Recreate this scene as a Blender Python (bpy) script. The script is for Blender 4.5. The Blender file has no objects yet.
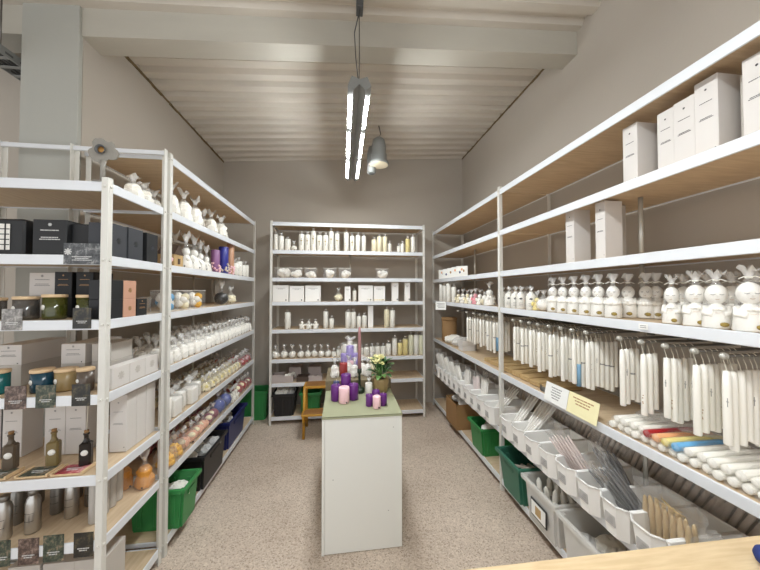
import bpy, bmesh, math, random
from mathutils import Vector, Matrix
PI = math.pi
random.seed(7)
scene = bpy.context.scene
COL = scene.collection
# ------------------------------------------------------------------ camera
FPX, YAW, PITCH, H = 292.654, math.radians(7.31), math.radians(1.2), 1.5
FW = Vector((math.sin(YAW)*math.cos(PITCH), math.cos(YAW)*math.cos(PITCH), math.sin(PITCH)))
RT = Vector((math.cos(YAW), -math.sin(YAW), 0))
UP = RT.cross(FW)
cd = bpy.data.cameras.new('camera'); cam = bpy.data.objects.new('camera', cd); COL.objects.link(cam)
cd.sensor_width = 36; cd.lens = FPX/760*36; cd.clip_start = .02
M = Matrix((RT, UP, -FW)).transposed().to_4x4(); M.translation = (0, 0, H); cam.matrix_world = M
scene.camera = cam

def P(x, y, X=None, Y=None, Z=None):
    r = FW + (x-380)/FPX*RT + (285-y)/FPX*UP
    t = X/r.x if X is not None else (Y/r.y if Y is not None else (Z-H)/r.z)
    return Vector((r.x*t, r.y*t, r.z*t+H))

# ------------------------------------------------------------------ materials
def lin(c):
    return tuple(((v/255)/12.92 if v/255 <= .04045 else ((v/255+.055)/1.055)**2.4) for v in c)
MATS = {}
def mat(name, rgb, rough=.5, metal=0, noise=None, bump=None, spec=.5, stretch=None, sss=0, rgb2=None, coat=0):
    if name in MATS: return MATS[name]
    m = bpy.data.materials.new(name); m.use_nodes = True
    nt = m.node_tree; b = nt.nodes['Principled BSDF']
    c = lin(rgb)
    b.inputs['Base Color'].default_value = (*c, 1)
    b.inputs['Roughness'].default_value = rough; b.inputs['Metallic'].default_value = metal
    b.inputs['Specular IOR Level'].default_value = spec
    if coat: b.inputs['Coat Weight'].default_value = coat
    tc = nt.nodes.new('ShaderNodeTexCoord'); mp = nt.nodes.new('ShaderNodeMapping')
    nt.links.new(tc.outputs['Object'], mp.inputs['Vector'])
    if stretch: mp.inputs['Scale'].default_value = stretch
    if noise:
        n = nt.nodes.new('ShaderNodeTexNoise'); n.inputs['Scale'].default_value = noise[0]; n.inputs['Detail'].default_value = 5
        nt.links.new(mp.outputs['Vector'], n.inputs['Vector'])
        cr = nt.nodes.new('ShaderNodeValToRGB')
        c2 = lin(rgb2) if rgb2 else tuple(v*(1-noise[1]) for v in c)
        cr.color_ramp.elements[0].position = .35; cr.color_ramp.elements[1].position = .65
        cr.color_ramp.elements[0].color = (*c2, 1); cr.color_ramp.elements[1].color = (*c, 1)
        nt.links.new(n.outputs['Fac'], cr.inputs['Fac']); nt.links.new(cr.outputs['Color'], b.inputs['Base Color'])
    if bump:
        n2 = nt.nodes.new('ShaderNodeTexNoise'); n2.inputs['Scale'].default_value = bump[0]; n2.inputs['Detail'].default_value = 4
        nt.links.new(mp.outputs['Vector'], n2.inputs['Vector'])
        bp = nt.nodes.new('ShaderNodeBump'); bp.inputs['Strength'].default_value = bump[1]; bp.inputs['Distance'].default_value = .01
        nt.links.new(n2.outputs['Fac'], bp.inputs['Height']); nt.links.new(bp.outputs['Normal'], b.inputs['Normal'])
    MATS[name] = m
    return m
def clear(name, rgb, haze, gloss, rough=.12, bscale=60, bstr=.6):
    """thin clear film: mostly transparent, a milky part and a glossy part"""
    m = bpy.data.materials.new(name); m.use_nodes = True; nt = m.node_tree
    for n in list(nt.nodes): nt.nodes.remove(n)
    out = nt.nodes.new('ShaderNodeOutputMaterial')
    tr = nt.nodes.new('ShaderNodeBsdfTransparent'); tr.inputs['Color'].default_value = (.97, .97, .97, 1)
    df = nt.nodes.new('ShaderNodeBsdfDiffuse'); df.inputs['Color'].default_value = (*lin(rgb), 1)
    gl = nt.nodes.new('ShaderNodeBsdfGlossy'); gl.inputs['Roughness'].default_value = rough; gl.inputs['Color'].default_value = (1, 1, 1, 1)
    tc = nt.nodes.new('ShaderNodeTexCoord'); n = nt.nodes.new('ShaderNodeTexNoise'); n.inputs['Scale'].default_value = bscale
    nt.links.new(tc.outputs['Object'], n.inputs['Vector'])
    bp = nt.nodes.new('ShaderNodeBump'); bp.inputs['Strength'].default_value = bstr; bp.inputs['Distance'].default_value = .01
    nt.links.new(n.outputs['Fac'], bp.inputs['Height']); nt.links.new(bp.outputs['Normal'], gl.inputs['Normal'])
    lw = nt.nodes.new('ShaderNodeLayerWeight'); lw.inputs['Blend'].default_value = .35
    ad = nt.nodes.new('ShaderNodeMath'); ad.operation = 'MULTIPLY_ADD'; ad.inputs[1].default_value = .16; ad.inputs[2].default_value = gloss
    nt.links.new(lw.outputs['Fresnel'], ad.inputs[0])
    m1 = nt.nodes.new('ShaderNodeMixShader'); m1.inputs[0].default_value = haze
    nt.links.new(tr.outputs[0], m1.inputs[1]); nt.links.new(df.outputs[0], m1.inputs[2])
    m2 = nt.nodes.new('ShaderNodeMixShader'); nt.links.new(ad.outputs[0], m2.inputs[0])
    nt.links.new(m1.outputs[0], m2.inputs[1]); nt.links.new(gl.outputs[0], m2.inputs[2])
    nt.links.new(m2.outputs[0], out.inputs['Surface'])
    MATS[name] = m
    return m
def emit(name, rgb, s):
    m = bpy.data.materials.new(name); m.use_nodes = True; nt = m.node_tree
    b = nt.nodes['Principled BSDF']; b.inputs['Base Color'].default_value = (*lin(rgb), 1)
    b.inputs['Emission Color'].default_value = (*lin(rgb), 1); b.inputs['Emission Strength'].default_value = s
    return m

W_WALL = mat('wall_paint', (182, 174, 163), .85, noise=(1.3, .04), bump=(60, .05))
W_CEIL = mat('painted_steel_deck', (208, 201, 190), .75, noise=(2.5, .1), stretch=(.6, 3, 1))
W_BEAM = mat('painted_beam', (190, 186, 175), .75, noise=(3, .08), stretch=(.5, 2, 2))
W_COL = mat('painted_column', (174, 174, 167), .8, bump=(40, .1))
STEEL = mat('white_painted_steel', (222, 225, 229), .35, noise=(9, .03))
STEELP = mat('warm_white_post_paint', (216, 214, 207), .4, noise=(9, .03))
STEELG = mat('galvanised_tube', (190, 188, 180), .3, .3)
BOARD = mat('beech_shelf_board', (212, 190, 160), .5, noise=(6, .12), stretch=(1.2, 12, 6), rgb2=(198, 174, 142))
BOARDX = mat('beech_shelf_board_lengthwise', (212, 190, 160), .5, noise=(6, .12), stretch=(12, 1.2, 6), rgb2=(198, 174, 142))
WAX = mat('white_wax', (245, 242, 233), .42, spec=.4)
WAXB = mat('bright_white_wax', (246, 243, 236), .4, spec=.4)
CREAM = mat('cream_wax', (240, 230, 196), .42)
YELLOW = mat('pale_yellow_wax', (233, 216, 138), .42)
PALEG = mat('pale_green_wax', (222, 220, 190), .42)
PURPLE = mat('purple_wax', (98, 34, 118), .38)
LAV = mat('lavender_wax', (158, 142, 204), .4)
PINK = mat('pale_pink_wax', (240, 198, 204), .4)
ROSE = mat('old_rose_wax', (172, 126, 126), .4)
RED = mat('red_wax', (168, 32, 38), .38)
DRED = mat('brick_red_wax', (150, 52, 50), .4)
MAROON = mat('maroon_wax', (138, 52, 78), .4)
BLUE = mat('royal_blue_wax', (42, 66, 150), .35)
NAVY = mat('slate_blue_wax', (72, 78, 120), .4)
SKY = mat('sky_blue_wax', (112, 178, 224), .4)
ORANGE = mat('apricot_wax', (240, 176, 128), .4)
PEACH = mat('peach_wax', (232, 176, 146), .4)
GOLDY = mat('golden_yellow_wax', (236, 180, 44), .4)
AMBER = mat('amber_wax', (214, 148, 60), .4)
BLACKW = mat('black_wax', (22, 18, 18), .3)
WICK = mat('wick', (225, 220, 205), .9)
FILM = clear('cellophane_film', (250, 250, 248), .10, .02)
FILMT = clear('gathered_cellophane', (252, 252, 250), .42, .07)
BAGF = clear('polythene_bag_film', (245, 243, 240), .10, .04, bscale=25, bstr=.8)
BAGC = clear('thin_clear_bag', (250, 250, 248), .05, .03, bscale=25, bstr=.8)
CLEARP = clear('clear_plastic', (240, 239, 235), .5, .05, bscale=10, bstr=.1)
ACRYL = clear('clear_box_plastic', (245, 245, 242), .04, .03, bscale=4, bstr=.05)
GLASSG = clear('green_glass', (76, 80, 26), .62, .06, bscale=3, bstr=.03)
GLASSD = clear('smoke_glass', (92, 88, 84), .75, .06, bscale=3, bstr=.03)
RIBBON = mat('ribbon', (238, 236, 228), .5)
STICKER = mat('sticker_gold', (150, 128, 62), .4, .3)
DOT = mat('label_dark', (58, 54, 50), .6)
INK = mat('print_ink', (150, 148, 146), .7)
INKD = mat('print_ink_dark', (70, 68, 68), .7)
INKW = mat('print_white', (200, 200, 198), .7)
INKGO = mat('print_bronze', (176, 138, 96), .6)
CARD = mat('shaded_white_carton', (212, 207, 202), .6)  # white carton greyed so its colour holds the shade on these boxes
CARDW = mat('unshaded_white_carton', (240, 238, 234), .55)  # same white without that shade in it, for the back shelf boxes
CARDG = mat('grey_white_carton', (190, 184, 176), .6)  # grey-white carton, its tone also lowered for boxes in shade
CARDB = mat('black_carton', (25, 26, 28), .55)
CARDDG = mat('charcoal_carton', (54, 56, 61), .6)
CARDP = mat('peach_carton', (196, 150, 126), .6)
KRAFT = mat('brown_cardboard', (158, 122, 80), .75, noise=(8, .1))
KRAFTL = mat('light_kraft', (190, 160, 112), .75, noise=(8, .1))
PAPER = mat('paper', (238, 238, 234), .7)
PAPERY = mat('cream_paper', (240, 232, 186), .7)
LILAC = mat('lilac_grey_tray', (182, 170, 166), .65)
CHOC = mat('dark_brown_box', (78, 62, 52), .6)
GREEN = mat('green_plastic', (50, 132, 70), .38)
DGREEN = mat('dark_green_plastic', (52, 108, 88), .38)
BLACKP = mat('black_plastic', (26, 26, 28), .4)
BLUEP = mat('navy_plastic', (30, 38, 92), .38)
BINW = mat('white_bin_plastic', (246, 245, 242), .42)
BINI = mat('grey_bin_label', (182, 180, 178), .5)
TABLEW = mat('white_laminate', (226, 226, 220), .45)
OLIVE = mat('sage_green_cloth', (158, 160, 130), .9, bump=(200, .2))
OLIVED = mat('taupe_cloth', (120, 108, 84), .9, bump=(200, .2))
STOOLY = mat('ochre_lacquer', (190, 140, 44), .4)
STOOLT = mat('brown_tread', (140, 98, 52), .5)
POT = mat('bronze_gold_ceramic', (172, 148, 104), .35, .35)
LEAF = mat('leaf_green', (64, 108, 58), .4, noise=(20, .35))
LEAFL = mat('leaf_light', (110, 150, 84), .4)
PETAL = mat('pale_yellow_petal', (246, 240, 176), .6)
SOIL = mat('soil', (50, 40, 30), .9)
LAMPG = mat('grey_lamp_enamel', (138, 140, 138), .5)
LAMPD = mat('dark_lamp_part', (84, 86, 87), .5)
WIRE = mat('steel_wire', (120, 118, 114), .4, .8)
BRASS = mat('brass_lining', (160, 120, 66), .35, .7)
HOLDER = mat('grey_metal_sheet', (150, 146, 138), .55, .4, bump=(30, .3))
ALU = mat('brushed_aluminium', (196, 194, 190), .3, .95, bump=(80, .05), stretch=(1, 1, .1))
ALUD = mat('dull_aluminium', (150, 148, 144), .42, .9)
TEAL = mat('teal_glass', (22, 92, 92), .2)
PETROL = mat('petrol_glass', (24, 62, 78), .2)
TANG = mat('tan_glass', (150, 128, 88), .25)
BROWNG = mat('brown_glass', (92, 80, 70), .2)
LIDW = mat('wooden_lid', (222, 192, 152), .55, noise=(30, .1))
BOTB = mat('brown_grey_bottle', (88, 76, 62), .3)
BOTO = mat('olive_bottle', (120, 104, 66), .3)
BOTK = mat('black_bottle', (26, 20, 18), .2)
CORK = mat('cork', (150, 116, 76), .8)
WHITEL = mat('white_sticker', (232, 230, 224), .6)
TRAYW = mat('pale_wood_tray', (216, 188, 148), .6, noise=(12, .1), stretch=(8, 1, 1))
COUNTER = mat('light_oak_counter', (222, 198, 160), .5, noise=(7, .1), stretch=(1.5, 14, 6), rgb2=(208, 182, 142))
CABIN = mat('counter_carcass', (220, 214, 204), .5)
SILVERW = mat('silver_wax', (150, 150, 152), .35, .4)
BEIGEW = mat('beige_wax', (206, 178, 130), .45)
PINKISH = mat('pinkish_white_wax', (242, 228, 224), .42)
TAUPEW = mat('taupe_wax', (222, 208, 194), .45)
STRING = mat('natural_string', (200, 170, 110), .8)
POUCHB = mat('blue_cloth', (40, 60, 130), .8, noise=(40, .3))
TUBE = emit('fluorescent_tube', (245, 250, 252), 170)
SPOTL = mat('spotlight_lens', (214, 202, 176), .3)

# floor: speckled composite
def floor_mat():
    m = bpy.data.materials.new('speckled_floor'); m.use_nodes = True; nt = m.node_tree; b = nt.nodes['Principled BSDF']
    tc = nt.nodes.new('ShaderNodeTexCoord')
    v = nt.nodes.new('ShaderNodeTexVoronoi'); v.inputs['Scale'].default_value = 150
    n = nt.nodes.new('ShaderNodeTexNoise'); n.inputs['Scale'].default_value = 1.7; n.inputs['Detail'].default_value = 4
    n3 = nt.nodes.new('ShaderNodeTexNoise'); n3.inputs['Scale'].default_value = 160; n3.inputs['Detail'].default_value = 2
    for k in (v, n, n3): nt.links.new(tc.outputs['Object'], k.inputs['Vector'])
    r1 = nt.nodes.new('ShaderNodeValToRGB'); e = r1.color_ramp.elements
    sep = nt.nodes.new('ShaderNodeSeparateColor'); nt.links.new(v.outputs['Color'], sep.inputs[0])
    e[0].position = .0; e[0].color = (*lin((160, 143, 128)), 1); e[1].position = 1; e[1].color = (*lin((222, 208, 192)), 1)
    for p, c in ((.2, (192, 176, 160)), (.5, (204, 188, 172)), (.8, (208, 192, 175))):
        q = r1.color_ramp.elements.new(p); q.color = (*lin(c), 1)
    nt.links.new(sep.outputs[0], r1.inputs['Fac'])
    r2 = nt.nodes.new('ShaderNodeValToRGB'); e = r2.color_ramp.elements
    e[0].position = .35; e[0].color = (.82, .80, .78, 1); e[1].position = .65; e[1].color = (1, 1, 1, 1)
    nt.links.new(n.outputs['Fac'], r2.inputs['Fac'])
    mx = nt.nodes.new('ShaderNodeMix'); mx.data_type = 'RGBA'; mx.blend_type = 'MULTIPLY'; mx.inputs[0].default_value = 1
    nt.links.new(r1.outputs['Color'], mx.inputs[6]); nt.links.new(r2.outputs['Color'], mx.inputs[7])
    nt.links.new(mx.outputs[2], b.inputs['Base Color']); b.inputs['Roughness'].default_value = .7
    bp = nt.nodes.new('ShaderNodeBump'); bp.inputs['Strength'].default_value = .25; bp.inputs['Distance'].default_value = .004
    nt.links.new(n3.outputs['Fac'], bp.inputs['Height']); nt.links.new(bp.outputs['Normal'], b.inputs['Normal'])
    return m
FLOOR = floor_mat()
def photo_mat(name, c1, c2, c3, sc=45):
    m = bpy.data.materials.new(name); m.use_nodes = True; nt = m.node_tree; b = nt.nodes['Principled BSDF']
    tc = nt.nodes.new('ShaderNodeTexCoord'); n = nt.nodes.new('ShaderNodeTexNoise'); n.inputs['Scale'].default_value = sc; n.inputs['Detail'].default_value = 6
    n.inputs['Roughness'].default_value = .7
    nt.links.new(tc.outputs['Object'], n.inputs['Vector'])
    r = nt.nodes.new('ShaderNodeValToRGB'); e = r.color_ramp.elements
    e[0].position = .38; e[0].color = (*lin(c1), 1); e[1].position = .66; e[1].color = (*lin(c3), 1)
    q = e.new(.52); q.color = (*lin(c2), 1)
    nt.links.new(n.outputs['Fac'], r.inputs['Fac']); nt.links.new(r.outputs['Color'], b.inputs['Base Color']); b.inputs['Roughness'].default_value = .35
    return m
PH = {'dark': photo_mat('card_print_dark', (24, 24, 24), (44, 42, 38), (96, 88, 60), 30),
      'grey': photo_mat('card_print_grey', (52, 54, 56), (84, 86, 88), (150, 150, 150), 40),
      'silver': photo_mat('card_print_silver', (96, 94, 92), (140, 137, 134), (190, 186, 180), 50),
      'brown': photo_mat('card_print_brown', (44, 34, 30), (98, 80, 72), (160, 140, 130)),
      'green': photo_mat('card_print_green', (28, 34, 30), (70, 80, 66), (150, 130, 110)),
      'red': photo_mat('card_print_red', (120, 28, 44), (168, 52, 66), (220, 170, 164), 35)}

# ------------------------------------------------------------------ mesh builder
class MB:
    def __init__(s): s.bm = bmesh.new(); s.mats = []
    def mi(s, m):
        if m not in s.mats: s.mats.append(m)
        return s.mats.index(m)
    def face(s, vs, m, smooth=False):
        try: f = s.bm.faces.new(vs)
        except ValueError: return
        f.material_index = s.mi(m); f.smooth = smooth
    def box(s, x0, x1, y0, y1, z0, z1, m, bev=0, rot=None, c=None):
        b2 = bmesh.new(); bmesh.ops.create_cube(b2, size=1)
        for v in b2.verts:
            v.co = Vector((x0 if v.co.x < 0 else x1, y0 if v.co.y < 0 else y1, z0 if v.co.z < 0 else z1))
        if bev: bmesh.ops.bevel(b2, geom=list(b2.edges), offset=bev, segments=1, affect='EDGES', profile=.5)
        s.merge(b2, m, False, rot, c)
        return s
    def merge(s, b2, m, smooth=False, rot=None, c=None):
        T = None
        if rot is not None:
            cc = Vector(c) if c is not None else Vector((0, 0, 0))
            T = Matrix.Translation(cc) @ (rot if isinstance(rot, Matrix) else rot.to_matrix()).to_4x4() @ Matrix.Translation(-cc)
        mp = {}
        for v in b2.verts: mp[v.index if False else v] = s.bm.verts.new(T @ v.co if T else v.co)
        for f in b2.faces: s.face([mp[v] for v in f.verts], m, smooth)
        b2.free()
    def obox(s, c, u, v, w, h, t, m):
        """thin oriented box: centre c, unit axes u,v; size w,h; thickness t"""
        u = Vector(u).normalized(); v = Vector(v).normalized(); n = u.cross(v); c = Vector(c)
        vs = [s.bm.verts.new(c + u*(a*w/2) + v*(b*h/2) + n*(d*t/2)) for d in (-1, 1) for a, b in ((-1, -1), (1, -1), (1, 1), (-1, 1))]
        for q in ((3, 2, 1, 0), (4, 5, 6, 7), (0, 1, 5, 4), (1, 2, 6, 5), (2, 3, 7, 6), (3, 0, 4, 7)): s.face([vs[i] for i in q], m)
        return s
    def lathe(s, prof, m, n=16, o=(0, 0, 0), smooth=True, fn=None, axis=None, caps=True):
        """prof: (r,z) pairs; fn(a,i)->radius factor; axis: rotation matrix"""
        o = Vector(o); rings = []
        for i, (r, z) in enumerate(prof):
            if r < 1e-6:
                p = Vector((0, 0, z)); p = axis @ p if axis else p
                rings.append([s.bm.verts.new(p+o)])
            else:
                ring = []
                for k in range(n):
                    a = 2*PI*k/n; f = fn(a, i) if fn else 1
                    p = Vector((r*f*math.cos(a), r*f*math.sin(a), z)); p = axis @ p if axis else p
                    ring.append(s.bm.verts.new(p+o))
                rings.append(ring)
        for A, B in zip(rings, rings[1:]):
            for k in range(n):
                k2 = (k+1) % n
                if len(A) == 1 and len(B) == 1: continue
                if len(A) == 1: s.face([A[0], B[k2], B[k]][::-1] if False else [A[0], B[k2], B[k]][::-1][::-1], m, smooth)
                elif len(B) == 1: s.face([A[k], A[k2], B[0]], m, smooth)
                else: s.face([A[k], A[k2], B[k2], B[k]], m, smooth)
        if caps:
            if len(rings[0]) > 1: s.face(rings[0][::-1], m)
            if len(rings[-1]) > 1: s.face(rings[-1], m)
        return s
    def tube(s, pts, r, m, n=8, smooth=True, r2=None):
        pts = [Vector(p) for p in pts]; rings = []
        for i, p in enumerate(pts):
            d = (pts[min(i+1, len(pts)-1)] - pts[max(i-1, 0)]).normalized()
            a = d.cross(Vector((0, 0, 1)));
            if a.length < 1e-3: a = d.cross(Vector((1, 0, 0)))
            a.normalize(); b = d.cross(a)
            rr = r if r2 is None else r + (r2-r)*i/(len(pts)-1)
            rings.append([s.bm.verts.new(p + a*rr*math.cos(2*PI*k/n) + b*rr*math.sin(2*PI*k/n)) for k in range(n)])
        for A, B in zip(rings, rings[1:]):
            for k in range(n): s.face([A[k], A[(k+1) % n], B[(k+1) % n], B[k]], m, smooth)
        s.face(rings[0][::-1], m); s.face(rings[-1], m)
        return s
    def ball(s, c, r, m, sub=2, scale=(1, 1, 1), jit=0, rnd=None, smooth=True):
        b2 = bmesh.new(); bmesh.ops.create_icosphere(b2, subdivisions=sub, radius=1)
        rnd = rnd or random
        for v in b2.verts:
            k = r*(1+rnd.uniform(-jit, jit)); v.co = Vector((v.co.x*k*scale[0], v.co.y*k*scale[1], v.co.z*k*scale[2])) + Vector(c)
        s.merge(b2, m, smooth); return s
    def prism(s, poly, z0, z1, m, axis=None, o=(0, 0, 0)):
        """polygon (x,y) extruded in z"""
        o = Vector(o)
        f = lambda x, y, z: (axis @ Vector((x, y, z)) if axis else Vector((x, y, z))) + o
        A = [s.bm.verts.new(f(x, y, z0)) for x, y in poly]; B = [s.bm.verts.new(f(x, y, z1)) for x, y in poly]
        n = len(poly)
        for k in range(n): s.face([A[k], A[(k+1) % n], B[(k+1) % n], B[k]], m)
        s.face(A[::-1], m); s.face(B, m); return s
    def dashes(s, c, u, v, w, rows, m, lh=.004, gap=.007, t=.0008, seed=0):
        """unreadably small print: rows of short strokes, c = top centre"""
        rnd = random.Random(seed); u = Vector(u).normalized(); v = Vector(v).normalized(); c = Vector(c)
        for i, fr in enumerate(rows):
            L = w*fr; x = -L/2
            while x < L/2-1e-4:
                l = min(rnd.uniform(.5, 1.6)*lh*2.2, L/2-x)
                if l < lh*.2: break
                s.obox(c + u*(x+l/2) - v*(i*gap), u, v, l, lh, t, m); x += l + lh*.5
        return s
    def emblem(s, c, u, v, r, m, t=.0008):
        for k in range(4):
            a = PI*k/4; uu = Vector(u)*math.cos(a) + Vector(v)*math.sin(a); vv = -Vector(u)*math.sin(a) + Vector(v)*math.cos(a)
            s.obox(c, uu, vv, 2*r, r*.35, t + k*1e-5, m)
        return s
    def mesh(s, name, fix=True):
        me = bpy.data.meshes.new(name)
        if fix: bmesh.ops.recalc_face_normals(s.bm, faces=s.bm.faces)
        s.bm.to_mesh(me); s.bm.free()
        for m in s.mats: me.materials.append(m)
        return me
def link(name, me, parent=None, loc=(0, 0, 0), rz=0):
    o = bpy.data.objects.new(name, me); COL.objects.link(o); o.location = loc; o.rotation_euler = (0, 0, rz)
    if parent: o.parent = parent
    return o
def part(name, mb, parent, label=None, loc=(0, 0, 0)):
    o = link(name, mb.mesh(name) if isinstance(mb, MB) else mb, parent, loc)
    if label: o['label'] = label
    return o
def tag(o, label, cat, group=None):
    o['label'] = label; o['category'] = cat
    if group: o['group'] = group
    return o
def thing(name, label, cat, loc=(0, 0, 0), rz=0, group=None):
    o = bpy.data.objects.new(name, None); COL.objects.link(o); o.empty_display_size = .05
    o.location = loc; o.rotation_euler = (0, 0, rz)
    return tag(o, label, cat, group)
def single(name, mb, label, cat, loc=(0, 0, 0), rz=0, group=None):
    return tag(link(name, mb.mesh(name) if isinstance(mb, MB) else mb, None, loc, rz), label, cat, group)
def struct(name, mb):
    o = link(name, mb.mesh(name)); o['kind'] = 'structure'; return o
def dup(root, loc, rz=0, label=None, group=None, sc=None):
    r = root.copy(); COL.objects.link(r); r.location = loc; r.rotation_euler = (0, 0, rz)
    r.scale = sc if sc else (1, 1, 1)
    if label: r['label'] = label
    if group: r['group'] = group
    for ch in list(root.children):
        c = ch.copy(); COL.objects.link(c); c.parent = r
        for g in list(ch.children):
            d = g.copy(); COL.objects.link(d); d.parent = c
    return r
ORDS = 'first second third fourth fifth sixth seventh eighth ninth tenth eleventh twelfth thirteenth fourteenth fifteenth sixteenth seventeenth eighteenth nineteenth twentieth'.split()
def nth(i, n=None):
    if n is not None and i == n-1 and n > 1: return 'last'
    return ORDS[i] if i < 20 else 'twenty-' + ORDS[i-20]

# ------------------------------------------------------------------ room
XLW, XRW, YBW = -1.485, 1.65, 3.86
def ceil(x): return 3.125 + (x-XLW)*.0702
b = MB(); b.box(-4.5, 1.9, -1.6, 4.2, -.12, 0, FLOOR); struct('floor', b)
b = MB(); b.box(XLW-.12, XRW+.12, YBW, YBW+.12, -.02, 3.6, W_WALL); struct('wall_back', b)
b = MB(); b.box(XRW, XRW+.12, -1.6, YBW, -.02, 3.6, W_WALL); struct('wall_right', b)
b = MB(); b.box(XLW-.12, XLW, 1.8625, YBW, -.02, 3.5, W_WALL); struct('wall_left', b)
b = MB(); b.box(-4.5, -1.773, 2.125, 2.24, -.02, 3.5, W_WALL); struct('wall_far_left', b)
b = MB(); b.box(-1.772, XLW-.0005, 1.835, 1.862, -.02, 3.3, W_COL, .003); b.box(-1.772, XLW-.121, 1.8625, 2.12, -.02, 3.3, W_COL); struct('column', b)
# corrugated deck, ribs along x, sloping up to the right
b = MB(); prof = []; y = -1.6
while y < YBW+.1:
    prof += [(y, 0), (y+.06, 0), (y+.078, .034), (y+.118, .034), (y+.136, 0)]; y += .136
xs = (-4.5, 1.9)
A = [b.bm.verts.new((xs[0], py, ceil(xs[0])+pz)) for py, pz in prof]
B = [b.bm.verts.new((xs[1], py, ceil(xs[1])+pz)) for py, pz in prof]
C_ = [b.bm.verts.new((xs[0], py, ceil(xs[0])+.12)) for py, pz in prof]
D_ = [b.bm.verts.new((xs[1], py, ceil(xs[1])+.12)) for py, pz in prof]
for i in range(len(prof)-1):
    b.face([A[i], A[i+1], B[i+1], B[i]], W_CEIL); b.face([C_[i], D_[i], D_[i+1], C_[i+1]], W_CEIL)
struct('ceiling', b)
b = MB()
vs = []
for x in (-4.5, XRW+.005):
    c = ceil(x)
    vs.append([b.bm.verts.new(q) for q in ((x, 1.85, c+.01), (x, 1.85, c-.165), (x, 1.99, c-.165), (x, 1.99, c+.01))])
for k in range(4): b.face([vs[0][k], vs[0][(k+1) % 4], vs[1][(k+1) % 4], vs[1][k]], W_BEAM)
b.face(vs[0], W_BEAM); b.face(vs[1][::-1], W_BEAM)
struct('beam', b)
# dark sealant line where deck meets right and left walls
SEAL = mat('brown_sealant', (120, 100, 66), .9, noise=(30, .4))
for nm, x in (('trim_1', XRW-.004), ('trim_2', XLW+.004)):
    b = MB()
    for k in range(16):
        y0 = 2.0+k*.116
        b.box(x-.004, x+.004, y0, y0+.118, ceil(x)-.012-random.random()*.008, ceil(x)+.002, SEAL)
    struct(nm, b)

# cable tray beyond the column, upper left
b = MB()
for x in (-1.955, -1.835):
    b.box(x-.003, x+.003, 1.2, 2.12, 2.785, 2.835, LAMPG, .001)
    for k in range(12): b.box(x-.0035, x+.0035, 1.22+k*.075, 1.26+k*.075, 2.80, 2.812, LAMPD)
for k in range(12): b.box(-1.952, -1.838, 1.23+k*.075, 1.25+k*.075, 2.786, 2.79, LAMPG)
for x in (-1.92, -1.89, -1.87): b.tube([(x, 1.2, 2.80), (x, 2.12, 2.80)], .009, LAMPD, 6)
for x in (-1.955, -1.835): b.tube([(x, 1.80, 2.83), (x, 1.80, ceil(x))], .004, WIRE, 6)
single('cable_tray', b, 'dark grey perforated cable tray under the ceiling left of the white column', 'cable tray')

# ------------------------------------------------------------------ shelving
Z_ALL = [2.287, 1.967, 1.652, 1.379, 1.065, .731, .463, .09]
Z_R = [2.283, 1.966, 1.652, 1.378, .885, .459, .09]
LH = .042
def post(x, y, h, sx, sy, zs, m=STEELP):
    """L angle post at outer corner (x,y); flanges run sx in x and sy in y"""
    b = MB(); t, w = .004, .027
    xa, xb = sorted((x, x+sx*w)); ya, yb = sorted((y, y+sy*t)); b.box(xa, xb, ya, yb, 0, h, m, .0012)
    xa, xb = sorted((x, x+sx*t)); ya, yb = sorted((y+sy*t, y+sy*w)); b.box(xa, xb, ya, yb, 0, h, m, .0012)
    for z in zs:
        for dz in (-.021,):
            b.lathe([(.006, 0), (.006, .003), (.003, .005)], m, 8, (x, y+sy*.0135, z+dz), axis=Matrix.Rotation(-sx*PI/2, 3, 'Y'))
            b.lathe([(.006, 0), (.006, .003), (.003, .005)], m, 8, (x+sx*.0135, y, z+dz), axis=Matrix.Rotation(sy*PI/2, 3, 'X'))
    return b
def shelves(root, x0, x1, y0, y1, zs, brd, skip=(), slim=()):
    t = .013
    for z in zs:
        b = MB(); b.box(x0+t, x1-t, y0+t, y1-t, z-.02, z-.003, brd); part('shelf_board', b, root)
        for k, (xa, xb, ya, yb) in enumerate(((x0+.004, x0+t, y0+.005, y1-.005), (x1-t, x1-.004, y0+.005, y1-.005),
                                     (x0+t, x1-t, y0+.004, y0+t), (x0+t, x1-t, y1-t, y1-.004))):
            if k in skip: continue
            b = MB(); b.box(xa, xb, ya, yb, z-(.026 if k in slim else LH), z-(.003 if k in slim else 0), STEEL, .002); part('shelf_beam', b, root)
XR, XL, YB = 1.189, -.988, 3.424
# back unit
r = thing('shelving_unit', 'white metal shelving unit against the back wall facing the aisle', 'shelving', (0, 0, 0))
for x, y, sx, sy in ((-.812, YB, 1, 1), (.985, YB, -1, 1), (-.812, 3.80, 1, -1), (.985, 3.80, -1, -1)): part('post', post(x, y, 2.30, sx, sy, Z_ALL), r)
shelves(r, -.812, .985, YB, 3.80, Z_ALL, BOARDX, (), (3,))
for z0, z1 in zip(Z_ALL[2:], Z_ALL[1:]):
    b = MB(); b.tube([(.09, 3.62, z0), (.09, 3.62, z1-.022)], .009, STEELG); part('centre_pole', b, r, 'thin grey centre pole')
# left long unit
r = thing('shelving_unit', 'long white shelving unit along the left wall with small bagged candles', 'shelving')
for x, y, sx, sy in ((XL, 1.818, -1, 1), (XL, 3.492, -1, -1), (-1.443, 1.84, 1, 1), (-1.443, 3.492, 1, -1)): part('post', post(x, y, 2.30, sx, sy, Z_ALL), r)
shelves(r, -1.443, XL, 1.818, 3.492, Z_ALL, BOARD, (), (0, 2, 3))
for z0, z1 in zip(Z_ALL[2:], Z_ALL[1:]):
    b = MB(); b.tube([(-1.25, 2.66, z0), (-1.25, 2.66, z1-.022)], .009, STEELG); part('centre_pole', b, r, 'thin grey centre pole')
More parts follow.
